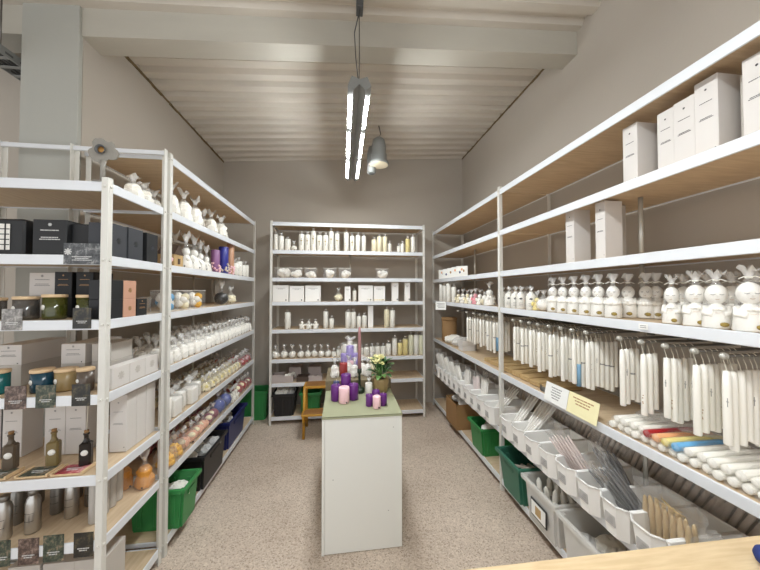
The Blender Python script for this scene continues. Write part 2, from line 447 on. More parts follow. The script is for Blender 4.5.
# left near unit
r = thing('shelving_unit', 'shorter white corner shelving unit at the near left with boxed gifts', 'shelving')
Y1, Y2, X1 = 1.372, 1.79, -1.86
for x, y, h, sx, sy in ((XL, Y1, 1.985, -1, 1), (X1, Y1, 1.985, 1, 1), (XL, Y2, 2.30, -1, -1), (-1.46, Y2, 2.30, 1, -1), (-1.80, Y2, 2.30, 1, -1)): part('post', post(x, y, h, sx, sy, Z_ALL[1:]), r)
shelves(r, X1, XL, Y1, Y2, Z_ALL[1:], BOARDX, (), (3,))
b = MB(); b.box(X1, XL-.004, Y2-.016, Y2-.004, 2.268, 2.292, STEEL, .002); part('top_rail', b, r)
# right unit, two bays
r = thing('shelving_unit', 'long white shelving unit along the right wall with white bins', 'shelving')
for x, y, sx, sy in ((XR, 2.095, 1, 1), (XR, 3.785, 1, -1), (1.62, 3.785, -1, -1), (1.62, 2.095, -1, 1), (XR, .42, 1, 1), (1.62, .42, -1, 1)):
    part('post', post(x, y, 2.305, sx, sy, Z_R), r)
shelves(r, XR, 1.62, 2.1105, 3.785, Z_R, BOARD, (2,), (1, 3))
shelves(r, XR, 1.62, .42, 2.11, Z_R, BOARD, (3,), (1, 2))
for yy in (1.21, 2.96):
    for z0, z1 in zip(Z_R[2:], Z_R[1:]):
        b = MB(); b.tube([(1.40, yy, z0), (1.40, yy, z1-.022)], .0095, STEELG); part('centre_pole', b, r, 'thin grey centre pole')

# ------------------------------------------------------------------ generic products
def bag_mb(r, h, tuft=.05, n=14, seed=0, film=FILM, top=FILMT, prof=None):
    rnd = random.Random(seed); b = MB()
    if prof: prof = [(p, z) for p, z in prof]
    def fn(a, i): return 1 + rnd.uniform(-.06, .06)
    b.lathe(prof + [(r*.2, h+tuft*.38)] if prof else [(r*1.10, .002), (r*1.14, h*.35), (r*1.12, h*.75), (r*1.05, h), (r*.5, h+tuft*.22), (r*.2, h+tuft*.38)], film, n, fn=fn, caps=False)
    b.lathe([(r*.2, h+tuft*.38), (r*.27, h+tuft*.58), (r*.42, h+tuft*.8), (r*.60, h+tuft)], top, n, fn=lambda a, i: 1+(rnd.uniform(-.3, .3) if i > 1 else 0), caps=False)
    for v in b.bm.verts:
        if v.co.z > h+tuft*.9: v.co.z += rnd.uniform(-.32, .3)*tuft
    return b
def pillar_mb(r, h, m, deco=None, seed=0, n=18):
    b = MB(); b.lathe([(r*.93, 0), (r, r*.08), (r, h-r*.12), (r*.9, h), (r*.35, h-.002), (0, h-.003)], m, n)
    if deco == 'cross':
        b.box(-.003, .003, -r-.002, -r+.004, h*.35, h*.78, STICKER); b.box(-.011, .011, -r-.0015, -r+.004, h*.58, h*.63, STICKER)
    if deco == 'print':
        for k, mm in enumerate((DRED, INKGO, DRED)): b.ball((random.uniform(-.4, .4)*r, -r*.93, h*(.3+.14*k)), r*.16, mm, 1, (1, .3, 1.4))
    if deco == 'relief':
        rnd = random.Random(seed)
        for k in range(14):
            a = rnd.uniform(0, 2*PI); b.ball((r*.97*math.cos(a), r*.97*math.sin(a), h*rnd.uniform(.15, .85)), r*.22, m, 1)
    b.ball((r*.45, -r*.9, .008), .006, DOT, 1, (1, .4, 1))
    return b
def wick_mb(h, l=.012):
    b = MB(); b.tube([(0, 0, h-.004), (.001, 0, h+l*.5), (.002, .001, h+l)], .0014, WICK, 5); return b
CACHE = {}
def cached(key, fn):
    if key not in CACHE:
        CACHE[key] = fn().mesh(key[0])
    return CACHE[key]
def pillar(loc, r, h, m, label, cat='candle', group=None, deco=None, bag=True, tuft=.04, name='pillar_candle', rz=0):
    r = round(r, 3); h = round(h, 3)
    t = thing(name, label, cat, loc, rz, group)
    c = link('candle_body', cached(('candle_body', r, h, m.name, deco), lambda: pillar_mb(r, h, m, deco, len(CACHE))), t)
    link('wick', cached(('wick', h), lambda: wick_mb(h)), c)
    if bag: link('cellophane_wrapper', cached(('cellophane_wrapper', r, h, tuft), lambda: bag_mb(r, h, tuft, seed=len(CACHE))), t)
    return t
def lump_mb(r, m, style, seed=0, m2=None):
    rnd = random.Random(seed); b = MB()
    if style == 'ball':
        b.ball((0, 0, r), r, m, 2, (1, 1, .97))
    elif style == 'rough':
        b.ball((0, 0, r*.95), r, m, 2, (1, 1, .95), .05, rnd)
        for k in range(9):
            a = rnd.uniform(0, 2*PI); e = rnd.uniform(-.3, 1.1)
            b.ball((r*.8*math.cos(a)*math.cos(e), r*.8*math.sin(a)*math.cos(e), r*.95+r*.8*math.sin(e)), r*.4, m, 1)
    elif style == 'flower':
        b.ball((0, 0, r*.7), r*.6, m, 2)
        for ring, (n, rr, z, s) in enumerate(((7, .62, .45, .42), (6, .5, .95, .36), (4, .25, 1.3, .28))):
            for k in range(n):
                a = 2*PI*k/n + ring*.4
                b.ball((r*rr*math.cos(a), r*rr*math.sin(a), r*z), r*s, m2 if (m2 and ring == 1 and k % 2) else m, 1)
    elif style == 'figure':
        b.lathe([(r*.95, 0), (r, r*.2), (r*.75, r*1.1), (r*.42, r*1.7), (0, r*1.8)], m, 12)
        b.ball((0, 0, r*2.15), r*.55, m, 2); b.ball((r*.55, -r*.5, r*1.15), r*.28, m, 1); b.ball((-r*.55, -r*.5, r*1.15), r*.28, m, 1)
        for s_ in (-1, 1): b.ball((s_*r*.8, r*.3, r*1.3), r*.5, m, 1, (.9, .35, 1.1))
    elif style == 'crinkle':
        b.lathe([(r*.9, 0), (r, r*.3), (r*.95, r*1.0), (r*.8, r*1.5), (r*.82, r*2.0), (r*.5, r*2.45), (0, r*2.55)], m, 12, fn=lambda a, i: 1+rnd.uniform(-.12, .12), smooth=False)
    if m2 and style in ('ball', 'rough'):
        b.ball((r*.1, -r*.55, r*1.35), r*.62, m2, 2, (1, .75, .8))
    b.ball((r*.3, -r*.97, r*.28), .0055, DOT, 1, (1, .5, 1))
    return b
LH_ = {'ball': 2, 'rough': 2.2, 'flower': 1.75, 'figure': 2.7, 'crinkle': 2.55}
def make_lump(r, m, style, label, cat, name, group, m2=None, tuft=.045, loc=(0, 0, 0), seed=0, bag=True, film=None):
    t = thing(name, label, cat, loc, 0, group)
    part('candle_body', lump_mb(r, m, style, seed, m2), t)
    h = LH_[style]*r
    pf = [(r*1.1, .002), (r*1.16, r*.3), (r*.95, r*1.1), (r*.72, r*1.6), (r*.72, r*2.2), (r*.5, r*2.6), (r*.3, h)] if style in ('figure', 'crinkle') else ([(r*.9, .002), (r*1.16, r*.7), (r*1.14, r*1.2), (r*.8, h*.88), (r*.35, h*1.03)] if style != 'flower' else None)
    if bag: part('cellophane_wrapper', bag_mb(r*1.02, h, tuft, 12, seed, film or FILM, prof=pf), t)
    return t
def gift_box(w, d, h, m, face='y', ink=INK, text=True, seed=0, rows=(.7, .0, .5, .6), m2=None, dot=True):
    """closed carton, base centre at origin; print on -y face or +x / -x face"""
    b = MB(); b.box(-w/2, w/2, -d/2, d/2, 0, h, m, .0015)
    lid = MB()
    if text:
        if face == 'y': c, u, W = Vector((0, -d/2-.0004, 0)), Vector((1, 0, 0)), w
        elif face == 'x': c, u, W = Vector((w/2+.0004, 0, 0)), Vector((0, 1, 0)), d
        else: c, u, W = Vector((-w/2-.0004, 0, 0)), Vector((0, -1, 0)), d
        v = Vector((0, 0, 1)); k = min(W, h)
        b.emblem(c+v*(h*.86), u, v, k*.055, ink)
        b.dashes(c+v*(h*.70), u, v, W*.55, (1,), ink, k*.03, k*.06, seed=seed)
        b.dashes(c+v*(h*.50), u, v, W*.6, (.85, 1), ink, k*.03, k*.065, seed=seed+1)
        if dot: b.emblem(c+u*(W*.36)+v*(h*.08), u, v, k*.03, INKD)
    return b
def boxthing(loc, w, d, h, m, label, name='gift_box', cat='box', face='y', ink=INK, rz=0, group=None, text=True, seed=0, dot=True):
    return single(name, gift_box(w, d, h, m, face, ink, text, seed, dot=dot), label, cat, loc, rz, group)
def crate(loc, w, d, h, m, label, rz=0, name='storage_crate', cat='crate', taper=.88, rimm=None, ribs=True, group=None, handles=True, rim=.014, notch=False):
    """open tub with thick walls, rim part and handle recesses; base centre at origin"""
    t = thing(name, label, cat, loc, rz, group); T = .004
    b = MB()
    def ring(k, z, ins): return [b.bm.verts.new((sx*(w/2*k-ins), sy*(d/2*k-ins), z)) for sx, sy in ((-1, -1), (1, -1), (1, 1), (-1, 1))]
    rr = [ring(taper, 0, 0), ring(1, h, 0), ring(1, h, T), ring(taper, T, T)]
    for A, B in zip(rr, rr[1:]):
        for k in range(4): b.face([A[k], A[(k+1) % 4], B[(k+1) % 4], B[k]], m)
    b.face(rr[0][::-1], m); b.face(rr[3], m)
    bmesh.ops.bevel(b.bm, geom=[e for e in b.bm.edges if abs(e.verts[0].co.z-e.verts[1].co.z) > h*.5], offset=min(w, d)*.06, segments=2, affect='EDGES')
    if ribs:
        for sx in (-.3, 0, .3):
            for sy in (-1, 1):
                k = taper+(1-taper)*.5; b.box(sx*w-.012, sx*w+.012, sy*d/2*k-.005, sy*d/2*k+.005, h*.12, h*.86, m, .002)
    part('tub', b, t)
    b = MB()
    for sx in (-1, 1):
        b.box(*sorted((sx*(w/2-T), sx*(w/2+rim))), -d/2-rim, d/2+rim, h-.022, h+.004, rimm or m, .003)
        b.box(-w/2+T, w/2-T, *sorted((sx*(d/2-T), sx*(d/2+rim))), h-.022, h+.004, rimm or m, .003)
    part('rim', b, t)
    if handles:
        for sx in (-1, 1):
            b = MB(); k = taper+(1-taper)*.75
            b.box(sx*w/2*k-.004, sx*w/2*k+.006, -d*.2, d*.2, h*.72, h*.82, rimm or m, .002); part('handle', b, t)
    return t
def crumple(w, d, z, m, label, name, cat, loc, n=16, seed=0, r=.035, group=None, flat=.6):
    """one crumpled packet"""
    rnd = random.Random(seed); b = MB()
    b2 = bmesh.new(); bmesh.ops.create_icosphere(b2, subdivisions=3, radius=1)
    for v in b2.verts:
        k = 1 + .12*math.sin(v.co.x*9+seed) * math.cos(v.co.y*7+seed*2) + rnd.uniform(-.06, .06)
        v.co = Vector((v.co.x*k*w/2, v.co.y*k*d/2, v.co.z*k*z/2+z*.56))
        if v.co.z < 0: v.co.z = 0
    b.merge(b2, m, False)
    return single(name, b, label, cat, loc, 0, group)

# ------------------------------------------------------------------ back unit products
YC = 3.49
def bx(c): return 260 + c/4.2222
def mpp(x, y, Yd):   # metres per pixel at a point on depth plane Yd
    p = P(x, y, Y=Yd); return FW.dot(p-Vector((0, 0, H)))/FPX
SH = {1: 'top', 2: 'second', 3: 'third', 4: 'fourth', 5: 'fifth', 6: 'sixth'}
def back_x(c): return P(bx(c), 290, Y=YC).x
items = [(65, 16, 97, WAX, 0), (88, 21, 104, WAX, 0), (115, 23, 116, WAX, 0), (174, 23, 95, WAX, 'cross'), (200, 21, 97, WAX, 'cross'), (224, 21, 80, WAX, 'cross'), (250, 22, 97, WAX, 'cross'), (276, 22, 97, WAX, 'cross'),
         (300, 21, 82, WAX, 'cross'), (325, 19, 90, WAX, 'cross'), (364, 20, 84, WAX, 'print'), (389, 19, 97, WAX, 'cross'), (413, 19, 95, WAX, 'print'), (438, 19, 97, WAX, 'print'), (482, 22, 112, CREAM, 0), (504, 20, 98, CREAM, 0), (527, 20, 98, CREAM, 0),
         (548, 17, 126, WAX, 0), (587, 15, 136, WAX, 0), (602, 15, 126, WAX, 'print'), (624, 19, 105, YELLOW, 0), (647, 19, 95, WAX, 0)]
mp_ = mpp(350, 240, YC)/4.2222
for i, (c, w, top, m, dc) in enumerate(items):
    h = (170-top)*mp_*1.0 + .006
    what = {'white_wax': 'white', 'cream_wax': 'cream', 'pale_yellow_wax': 'yellow'}[m.name]
    ext = {'cross': ' with a gold cross', 'print': ' with a coloured print', 0: ''}[dc]
    pillar((back_x(c), YC + random.uniform(-.01, .02), 1.967), w*mp_/2*1.02, h-.022, m, '%s pillar candle%s, %s from left on the topmost filled back shelf' % (what, ext, nth(i + (i > 2))), group='pillar candles on the top back shelf', deco=dc or None, tuft=.032)
make_lump(.032, WAX, 'ball', 'small white bagged ball candle, fourth from the left on the topmost filled back shelf', 'candle', 'ball_candle', None, loc=(back_x(143), YC, 1.967), tuft=.05)
# clear boxes with white flowers, shelf at 1.652
boxproto = None; fx = [97, 152, 213, 295, 358, 515]; fw = [62, 52, 48, 54, 52, 52]
for i, (c, w) in enumerate(zip(fx, fw)):
    t = thing('clear_gift_box', 'clear gift box holding a white rose candle, %s from the left on its back shelf' % nth(i, 6), 'candle', (back_x(c), YC+.02, 1.652), 0, 'clear boxes with white rose candles')
    s = w*mp_/2*.92; hh = .118
    b = MB(); rnd = random.Random(i)
    for k in range(12):
        a = rnd.uniform(0, 2*PI); q = rnd.uniform(.2, .72)
        b.ball((s*q*math.cos(a), s*.8*q*math.sin(a), s*rnd.uniform(.42, 1.15)), s*.42, WAXB, 2, jit=.07, rnd=rnd)
    b.ball((0, 0, s*.6), s*.62, WAXB, 2)
    b.bm.verts.ensure_lookup_table()
    for v in b.bm.verts:
        if v.co.z < .004: v.co.z = .004
    part('rose_candle', b, t)
    b = MB()
    q = [(-1, -1), (1, -1), (1, 1), (-1, 1)]
    lo = [b.bm.verts.new((x*s, y*s*.9, .002)) for x, y in q]; hi = [b.bm.verts.new((x*s*1.10, y*s*.92, hh)) for x, y in q]
    for k in range(4): b.face([lo[k], lo[(k+1) % 4], hi[(k+1) % 4], hi[k]], ACRYL)
    part('clear_wrapper', b, t)
    b = MB(); b.tube([(-s*1.1, -s*.95, hh), (0, -s*.98, hh*.93), (s*1.1, -s*.95, hh)], .0018, RIBBON, 5); b.tube([(-s*1.1, s*.9, hh), (s*1.1, s*.9, hh)], .0018, RIBBON, 5)
    part('wrapper_edge', b, t)
# white boxes, shelf at 1.379
lab = {88: 'square white gift box, leftmost on the fourth back shelf', 156: 'square white gift box, second from the left on the fourth back shelf', 224: 'square white gift box, third from the left on the fourth back shelf',
       370: 'narrow white gift box beside the round cream ball on the back shelf', 446: 'square white gift box right of the centre pole on the back shelf', 504: 'white gift box with pale flowers along its base on the back shelf',
       570: 'tall narrow white gift box, second from the right on its back shelf', 622: 'tall slim white gift box, rightmost on its back shelf'}
for c, w, top in ((88, 62, 317), (156, 58, 320), (224, 62, 318), (370, 25, 322), (446, 61, 317), (504, 48, 320), (570, 28, 304), (622, 22, 304)):
    b = gift_box(w*mp_, .07 if w > 30 else .06, (384-top)*mp_, CARDW, text=False)
    hh = (384-top)*mp_; ww = w*mp_
    b.dashes((0, -.0355 if w > 30 else -.0305, hh*.82), (1, 0, 0), (0, 0, 1), ww*.6, (1, .5), INK, .004, .01, seed=c)
    b.emblem((ww*.34, -.0355 if w > 30 else -.0305, hh*.1), (1, 0, 0), (0, 0, 1), .009, INKD)
    if c == 504:
        for k in range(5): b.ball((-ww*.4+k*ww*.2, -.035, hh*.1), .012, CREAM, 1, (1, .3, .8))
    if c == 446: b.ball((ww*.2, -.035, hh*.14), .02, WAX, 1, (1.2, .2, .6))
    single('gift_box', b, lab[c], 'box', (back_x(c), YC+.02, 1.379), 0, 'white gift boxes on the fourth back shelf')
make_lump(.046, CREAM, 'rough', 'round cream bagged ball candle among white boxes on the fourth back shelf', 'candle', 'ball_candle', None, loc=(back_x(331), YC, 1.379), tuft=.06, seed=4)
pillar((back_x(399), YC, 1.379), .022, .125, WAX, 'slim wrapped white candle right of the narrow box by the centre pole', tuft=.03)
# shelf at 1.065: pillars and three small figures
L5 = [(118, 23, 23, WAX, 'pillar'), (278, 20, 20, WAX, 'pillar'), (303, 19, 50, WAX, 'pillar'), (372, 22, 22, WAX, 'pillar'), (395, 20, 24, WAX, 'pillar'), (418, 18, 42, WAX, 'pillar'), (441, 20, 40, WAX, 'pillar'), (467, 22, 6, CARDW, 'box'), (535, 22, 14, CREAM, 'pillar'), (559, 21, 18, WAX, 'pillar')]
for i, (c, w, dtop, m, kind) in enumerate(L5):
    h = (498-400-dtop+0)*mp_
    if kind == 'box':
        boxthing((back_x(c), YC+.02, 1.065), w*mp_, w*mp_, h, m, 'tall slim white box among pillar candles on the fifth back shelf', text=False)
    else:
        pillar((back_x(c), YC, 1.065), w*mp_/2*1.02, h-.022, m, '%s wrapped pillar candle, %s from the left on the fifth back shelf' % ('cream' if m is CREAM else 'white', nth(i)), deco='relief' if c in (118, 535) else None, tuft=.03, group='pillar candles on the fifth back shelf')
proto = None
for i, c in enumerate((178, 207, 236)):
    lb = 'little white bagged figure candle, %s of the three on the fifth back shelf' % ('leftmost', 'middle', 'rightmost')[i]
    if not proto: proto = make_lump(.032, WAX, 'figure', lb, 'candle', 'figure_candle', 'three little figure candles', loc=(back_x(c), YC, 1.065), tuft=.02)
    else: dup(proto, (back_x(c), YC, 1.065), .2*i, lb)
# shelf at .731: bagged balls then wrapped candles
proto = None
for i, c in enumerate((68, 103, 138, 174, 203, 231, 260, 288)):
    lb = 'white bagged ball candle, %s from the left on the sixth back shelf' % nth(i)
    if not proto: proto = make_lump(.037, WAX, 'rough', lb, 'candle', 'ball_candle', 'bagged balls on the sixth back shelf', loc=(back_x(c), YC, .731), tuft=.06, seed=2); proto.scale = (1.12, 1.1, 1.05)
    else: dup(proto, (back_x(c), YC+random.uniform(0, .02), .731), i*1.3, lb, sc=(1.1, 1.1, 1.05) if i < 3 else (.98, .98, 1))
sq = [(313, 168, WAX), (333, 160, WAX), (352, 146, WAX), (428, 155, WAX), (450, 152, WAX), (474, 150, WAX), (497, 150, WAX), (520, 150, WAX), (542, 140, WAX), (568, 118, WAX), (591, 138, YELLOW), (613, 122, YELLOW), (637, 105, PALEG), (659, 105, WAX), (680, 106, PALEG)]
for i, (c, top, m) in enumerate(sq):
    h = (196-top)*mp_
    what = {'white_wax': 'white', 'pale_yellow_wax': 'yellow', 'pale_green_wax': 'pale green'}[m.name]
    pillar((back_x(c), YC, .731), .030 if 430 < c else .026, max(h-.02, .03), m, '%s wrapped candle, %s from the right end of the sixth back shelf' % (what, nth(len(sq)-1-i)), deco='relief' if c > 500 else None, tuft=.035, group='wrapped candles on the sixth back shelf')
# shelf at .463: trays and bags
def tray(loc, w, d, h, m, label, name='cardboard_tray'):
    b = MB(); t = .004
    b.box(-w/2, w/2, -d/2, d/2, 0, t, m); b.box(-w/2, -w/2+t, -d/2, d/2, t, h, m); b.box(w/2-t, w/2, -d/2, d/2, t, h, m)
    b.box(-w/2+t, w/2-t, -d/2, -d/2+t, t, h, m); b.box(-w/2+t, w/2-t, d/2-t, d/2, t, h, m)
    return single(name, b, label, 'box', loc)
tray((back_x(80), YC+.03, .463), .135, .13, .085, LILAC, 'lilac-grey open cardboard tray, leftmost on the seventh back shelf')
tray((back_x(80)+.118, YC+.03, .463), .10, .13, .07, LILAC, 'small lilac-grey open tray holding white bags on the seventh back shelf')
for k in range(3): crumple(.06, .055, .075, WAX, 'small white bagged candle heaped in a grey tray, %s of three' % ('leftmost', 'middle', 'rightmost')[k], 'bagged_candle', 'candle', (back_x(80)+.092+k*.028, YC+.0+.045*k, .468), seed=k)
tray((back_x(190)-.02, YC+.03, .463), .13, .13, .055, CHOC, 'dark brown open tray beside the grey trays on the back shelf')
tray((back_x(190)+.125, YC+.03, .463), .15, .13, .06, LILAC, 'grey open tray with two white balls on the seventh back shelf')
boxthing((back_x(143), YC+.17, .463), .14, .12, .135, LILAC, 'closed lilac-grey box standing at the rear of the seventh back shelf', text=False)
boxthing((back_x(228), YC+.17, .463), .15, .12, .13, LILAC, 'closed grey box behind the tray with two white balls', text=False)
for k, c in enumerate((226, 246)): make_lump(.024, WAX, 'ball', 'small white ball candle, %s of two in the grey back tray' % ('left', 'right')[k], 'candle', 'ball_candle', None, loc=(back_x(c), YC+.02, .467), bag=False)
# base crates under the back unit
crate((-.655, 3.56, .088), .235, .26, .25, BLACKP, 'black crate full of white bags under the left end of the back shelves')
for k in range(6): crumple(.09, .09, .08, FILMT if k % 3 == 2 else WAX, 'crumpled white bag, %s of six heaped in the black crate by the stool' % nth(k), 'crumpled_bag', 'bag', (-.72+.065*(k % 3), 3.51+.1*(k//3), .28+.012*(k % 2)), seed=10+k)
crate((-.36, 3.56, .088), .22, .26, .25, GREEN, 'green plastic crate behind the ochre step stool')
crate((-.08, 3.56, .088), .2, .26, .22, BLACKP, 'black crate mostly hidden behind the step stool and table')
crumple(.12, .12, .07, WAX, 'crumpled white bag in the black crate behind the step stool', 'crumpled_bag', 'bag', (-.08, 3.53, .26), seed=31)
crate((-1.05, 3.68, 0), .36, .22, .335, GREEN, 'large green crate on the floor in the left back corner')

# ------------------------------------------------------------------ step stool
t = thing('step_stool', 'ochre two-step stool standing behind the display table', 'stool', (0, 0, 0))
sx0, sx1 = -.40, -.03
b = MB(); b.box(sx0, sx1, 3.13, 3.30, .485, .51, STOOLY, .004); b.box(sx0+.02, sx1-.02, 3.14, 3.29, .51, .514, STOOLT); part('top_step', b, t)
b = MB(); b.box(sx0-.005, sx1+.005, 3.0, 3.16, .25, .27, STOOLY, .004); b.box(sx0+.015, sx1-.015, 3.01, 3.13, .27, .274, STOOLT); part('lower_step', b, t)
for x in (sx0+.012, sx1-.012):
    b = MB(); b.tube([(x, 3.14, .49), (x, 3.07, .002)], .014, STOOLY); part('leg', b, t)
    b = MB(); b.tube([(x, 3.28, .49), (x, 3.36, .002)], .014, STOOLY); part('leg', b, t)
    b = MB(); b.tube([(x, 3.01, .255), (x, 3.085, .12)], .010, STOOLY); part('brace', b, t)
    b = MB(); b.tube([(x, 3.15, .13), (x, 3.32, .13)], .008, STOOLY); part('brace', b, t)

# ------------------------------------------------------------------ display table
TX0, TX1, TY0, TY1, TZ = -.114, .351, 1.716, 2.56, .776
t = thing('display_table', 'white laminate display table with a plain front in the aisle', 'table', (0, 0, 0))
b = MB(); b.box(TX0+.016, TX1, TY0, TY0+.018, .004, TZ-.018, TABLEW, .001)
for x, z in ((.30, .70), (.27, .22), (-.05, .42)): b.ball((x, TY0, z), .004, INK, 1, (1, .2, .7))
part('front_panel', b, t)
b = MB(); b.box(TX0, TX0+.015, TY0-.002, TY1, 0, TZ-.018, TABLEW, .001); part('side_panel', b, t)
b = MB(); b.box(TX1-.016, TX1, TY0+.019, TY1, 0, TZ-.018, TABLEW, .001); part('side_panel', b, t)
b = MB(); b.box(TX0+.016, TX1-.017, TY1-.02, TY1-.002, .004, TZ-.018, TABLEW, .001); part('back_panel', b, t)
b = MB(); b.box(TX0, TX1, TY0, TY1, TZ-.018, TZ, TABLEW, .001); part('tabletop', b, t)
b = MB()
b.box(TX0-.001, TX1+.002, TY0-.006, TY0-.0025, TZ-.010, TZ+.004, OLIVE, .001); b.box(TX0-.001, TX1+.002, TY0-.006, TY1-.01, TZ, TZ+.004, OLIVE, .001)
single('tablecloth', b, 'sage green cloth covering the display table top', 'tablecloth')
TC = TZ+.0045
RZ = .855
b = MB(); b.box(-.12, .36, 2.16, 2.53, TC, RZ-.004, OLIVED, .004); part('x', b, None) if False else None
single('display_riser', b, 'taupe cloth-covered riser block at the rear of the display table', 'riser')
b = None
RT_ = RZ-.0035
def adv(loc, s, which, hs):
    for dx, dy, m, h, r, nm in hs:
        pillar((loc[0]+dx, loc[1]+dy, TC), r, h, m, nm, bag=False)
p1 = P(344, 404, Z=.79)
SC1 = 1/147.
adv((.0125, 1.94), 1, 0, [(-.053, .03, PURPLE, .10, .0325, 'purple pillar candle at the left of the larger front candle group'),
    (.062, .03, PURPLE, .102, .0325, 'purple pillar candle at the right of the larger front candle group'),
    (.012, .078, PURPLE, .155, .034, 'tallest purple pillar candle, rear of the larger front candle group'),
    (0, -.016, PINK, .10, .0355, 'pale pink pillar candle at the front of the larger candle group')])
adv((.212, 1.825), 1, 0, [(-.041, .024, PURPLE, .07, .0235, 'short purple candle at the left of the smaller candle group'),
    (.045, .024, PURPLE, .07, .0235, 'short purple candle at the right of the smaller candle group'),
    (.003, .055, PURPLE, .084, .0255, 'short purple candle at the rear of the smaller candle group'),
    (0, -.014, PINK, .072, .0255, 'short pale pink candle at the front of the smaller candle group')])
pillar((.183, 2.035, TC), .0235, .085, WAX, 'small white wrapped candle left of the flower pot on the green cloth', tuft=.03)
pillar((-.04, 2.045, TC), .021, .10, NAVY, 'slate blue candle behind the larger purple candle group', bag=False)
# riser candles
def rx(x, y, Yd): return P(x, y, Y=Yd).x
pillar((rx(343.5, 370, 2.27), 2.27, RT_), .030, .10, DRED, 'brick red pillar candle on the riser behind the purple candles', bag=False)
for i, (x, yy, h) in enumerate(((334.7, 2.26, .125), (348.5, 2.33, .145), (354.5, 2.25, .12), (362, 2.30, .13), (367.5, 2.26, .11))):
    make_lump(.034, WAXB, 'crinkle', 'white bagged candle on the riser, %s from the left' % nth(i, 5), 'candle', 'figure_candle', 'bagged white figures on the riser', loc=(rx(x, 370, yy), yy, RT_), tuft=.05, seed=40+i)
pyr = [(-.045, 0, LAV, .205, 'left lavender candle of the bagged pyramid set'), ]
t = thing('candle_set', 'bagged stepped set of lavender, white and pink candles on the riser', 'candle', (rx(350, 360, 2.46), 2.44, RT_))
for dx, dy, m, h, r in ((-.048, -.02, LAV, .14, .029), (.048, -.02, LAV, .14, .029), (0, .02, LAV, .195, .031), (-.035, .045, WAX, .20, .02), (.04, .045, WAX, .20, .02), (0, -.052, PINK, .085, .029), (.0, .075, WAX, .225, .022)):
    bb = MB(); bb.lathe([(r*.93, 0), (r, .003), (r, h-.004), (r*.9, h), (0, h-.002)], m, 16); bb.tube([(0, 0, h-.004), (.001, 0, h+.012)], .0014, WICK, 5)
    o = part('candle', bb, t, 'one %s candle of the set' % {'lavender_wax': 'lavender', 'white_wax': 'white', 'pale_pink_wax': 'pale pink'}[m.name], (dx, dy, 0))
part('cellophane_wrapper', bag_mb(.083, .215, .055, 18, 3, ACRYL), t)
# taper in dark holder
t = thing('taper_candle', 'tall old rose taper candle in a dark stand beside the flower pot', 'candle', (.122, 2.10, TC))
b = MB(); b.lathe([(.036, 0), (.038, .004), (.036, .03), (.012, .04), (.008, .06), (.008, .13), (.0155, .14), (.0155, .165), (.0125, .168)], mat('dark_green_holder', (38, 52, 36), .4), 16); part('candle_stand', b, t, 'dark green candle stand')
b = MB(); b.lathe([(.0125, .166), (.0125, .34), (.011, .42), (.007, .46), (0, .465)], ROSE, 12); part('candle_body', b, t)
b = MB(); b.tube([(0, 0, .455), (.001, 0, .475)], .0013, WICK, 5); part('wick', b, t)
# potted kalanchoe
t = thing('potted_plant', 'flowering succulent with pale yellow blossoms in a ribbed bronze pot', 'plant', (.272, 2.085, TC))
b = MB(); b.lathe([(.034, 0), (.046, .01), (.055, .05), (.056, .09), (.052, .105), (.047, .105), (.047, .09), (0, .09)], POT, 40, fn=lambda a, i: 1+.05*math.cos(10*a) if i < 5 else 1); part('pot', b, t)
b = MB(); b.lathe([(.046, .088), (.02, .095), (0, .095)], SOIL, 16); part('soil', b, t)
rnd = random.Random(5); b = MB(); bs = MB(); bf = MB()
for k in range(46):
    a = rnd.uniform(0, 2*PI); el = rnd.uniform(.12, 1.2); base = Vector((.02*math.cos(a), .02*math.sin(a), .115+.08*max(el, 0)*.6))
    d = Vector((math.cos(a)*math.cos(el), math.sin(a)*math.cos(el), math.sin(el))); L = rnd.uniform(.05, .075); wd = L*.30
    sd = d.cross(Vector((0, 0, 1))).normalized(); up = sd.cross(d)
    st = base + d*.025
    pts = []
    for i in range(6):
        f = i/5; w = wd*math.sin(PI*(.12+.83*f))
        c = st + d*L*f - up*(-.25*L*(f-.2)*(1-f) + .30*L*f*f)
        pts.append((b.bm.verts.new(c-sd*w + up*w*.25), b.bm.verts.new(c), b.bm.verts.new(c+sd*w + up*w*.25)))
    mm = LEAFL if rnd.random() < .18 else LEAF
    for p, q in zip(pts, pts[1:]): b.face([p[0], p[1], q[1], q[0]], mm, True); b.face([p[1], p[2], q[2], q[1]], mm, True)
    bs.tube([base, st+d*.01], .003, LEAF, 5)
for k in range(14):
    a = rnd.uniform(0, 2*PI); q = rnd.uniform(0, .068); top = Vector((q*math.cos(a)-.008, q*math.sin(a), .255-q*.5+rnd.uniform(-.01, .012)))
    bs.tube([(q*.3*math.cos(a), q*.3*math.sin(a), .10), top], .0025, LEAFL, 5)
    for j in range(9):
        c = top + Vector((rnd.uniform(-.017, .017), rnd.uniform(-.017, .017), rnd.uniform(-.008, .012)))
        for i in range(4):
            aa = PI/2*i + j; bf.ball(c+Vector((.0045*math.cos(aa), .0045*math.sin(aa), 0)), .0045, PETAL, 1, (1, 1, .5))
part('leaves', b, t); part('stems', bs, t); part('blossoms', bf, t, 'pale yellow blossoms')
# small yellow-tagged bag behind plant
make_lump(.034, CREAM, 'figure', 'cream bagged candle behind the plant on the riser', 'candle', 'figure_candle', None, loc=(rx(371.5, 372, 2.38), 2.38, RT_), tuft=.06, seed=77)

# ------------------------------------------------------------------ left long unit products
def ly(px, X=-1.05): return P(px, 290, X=X).y
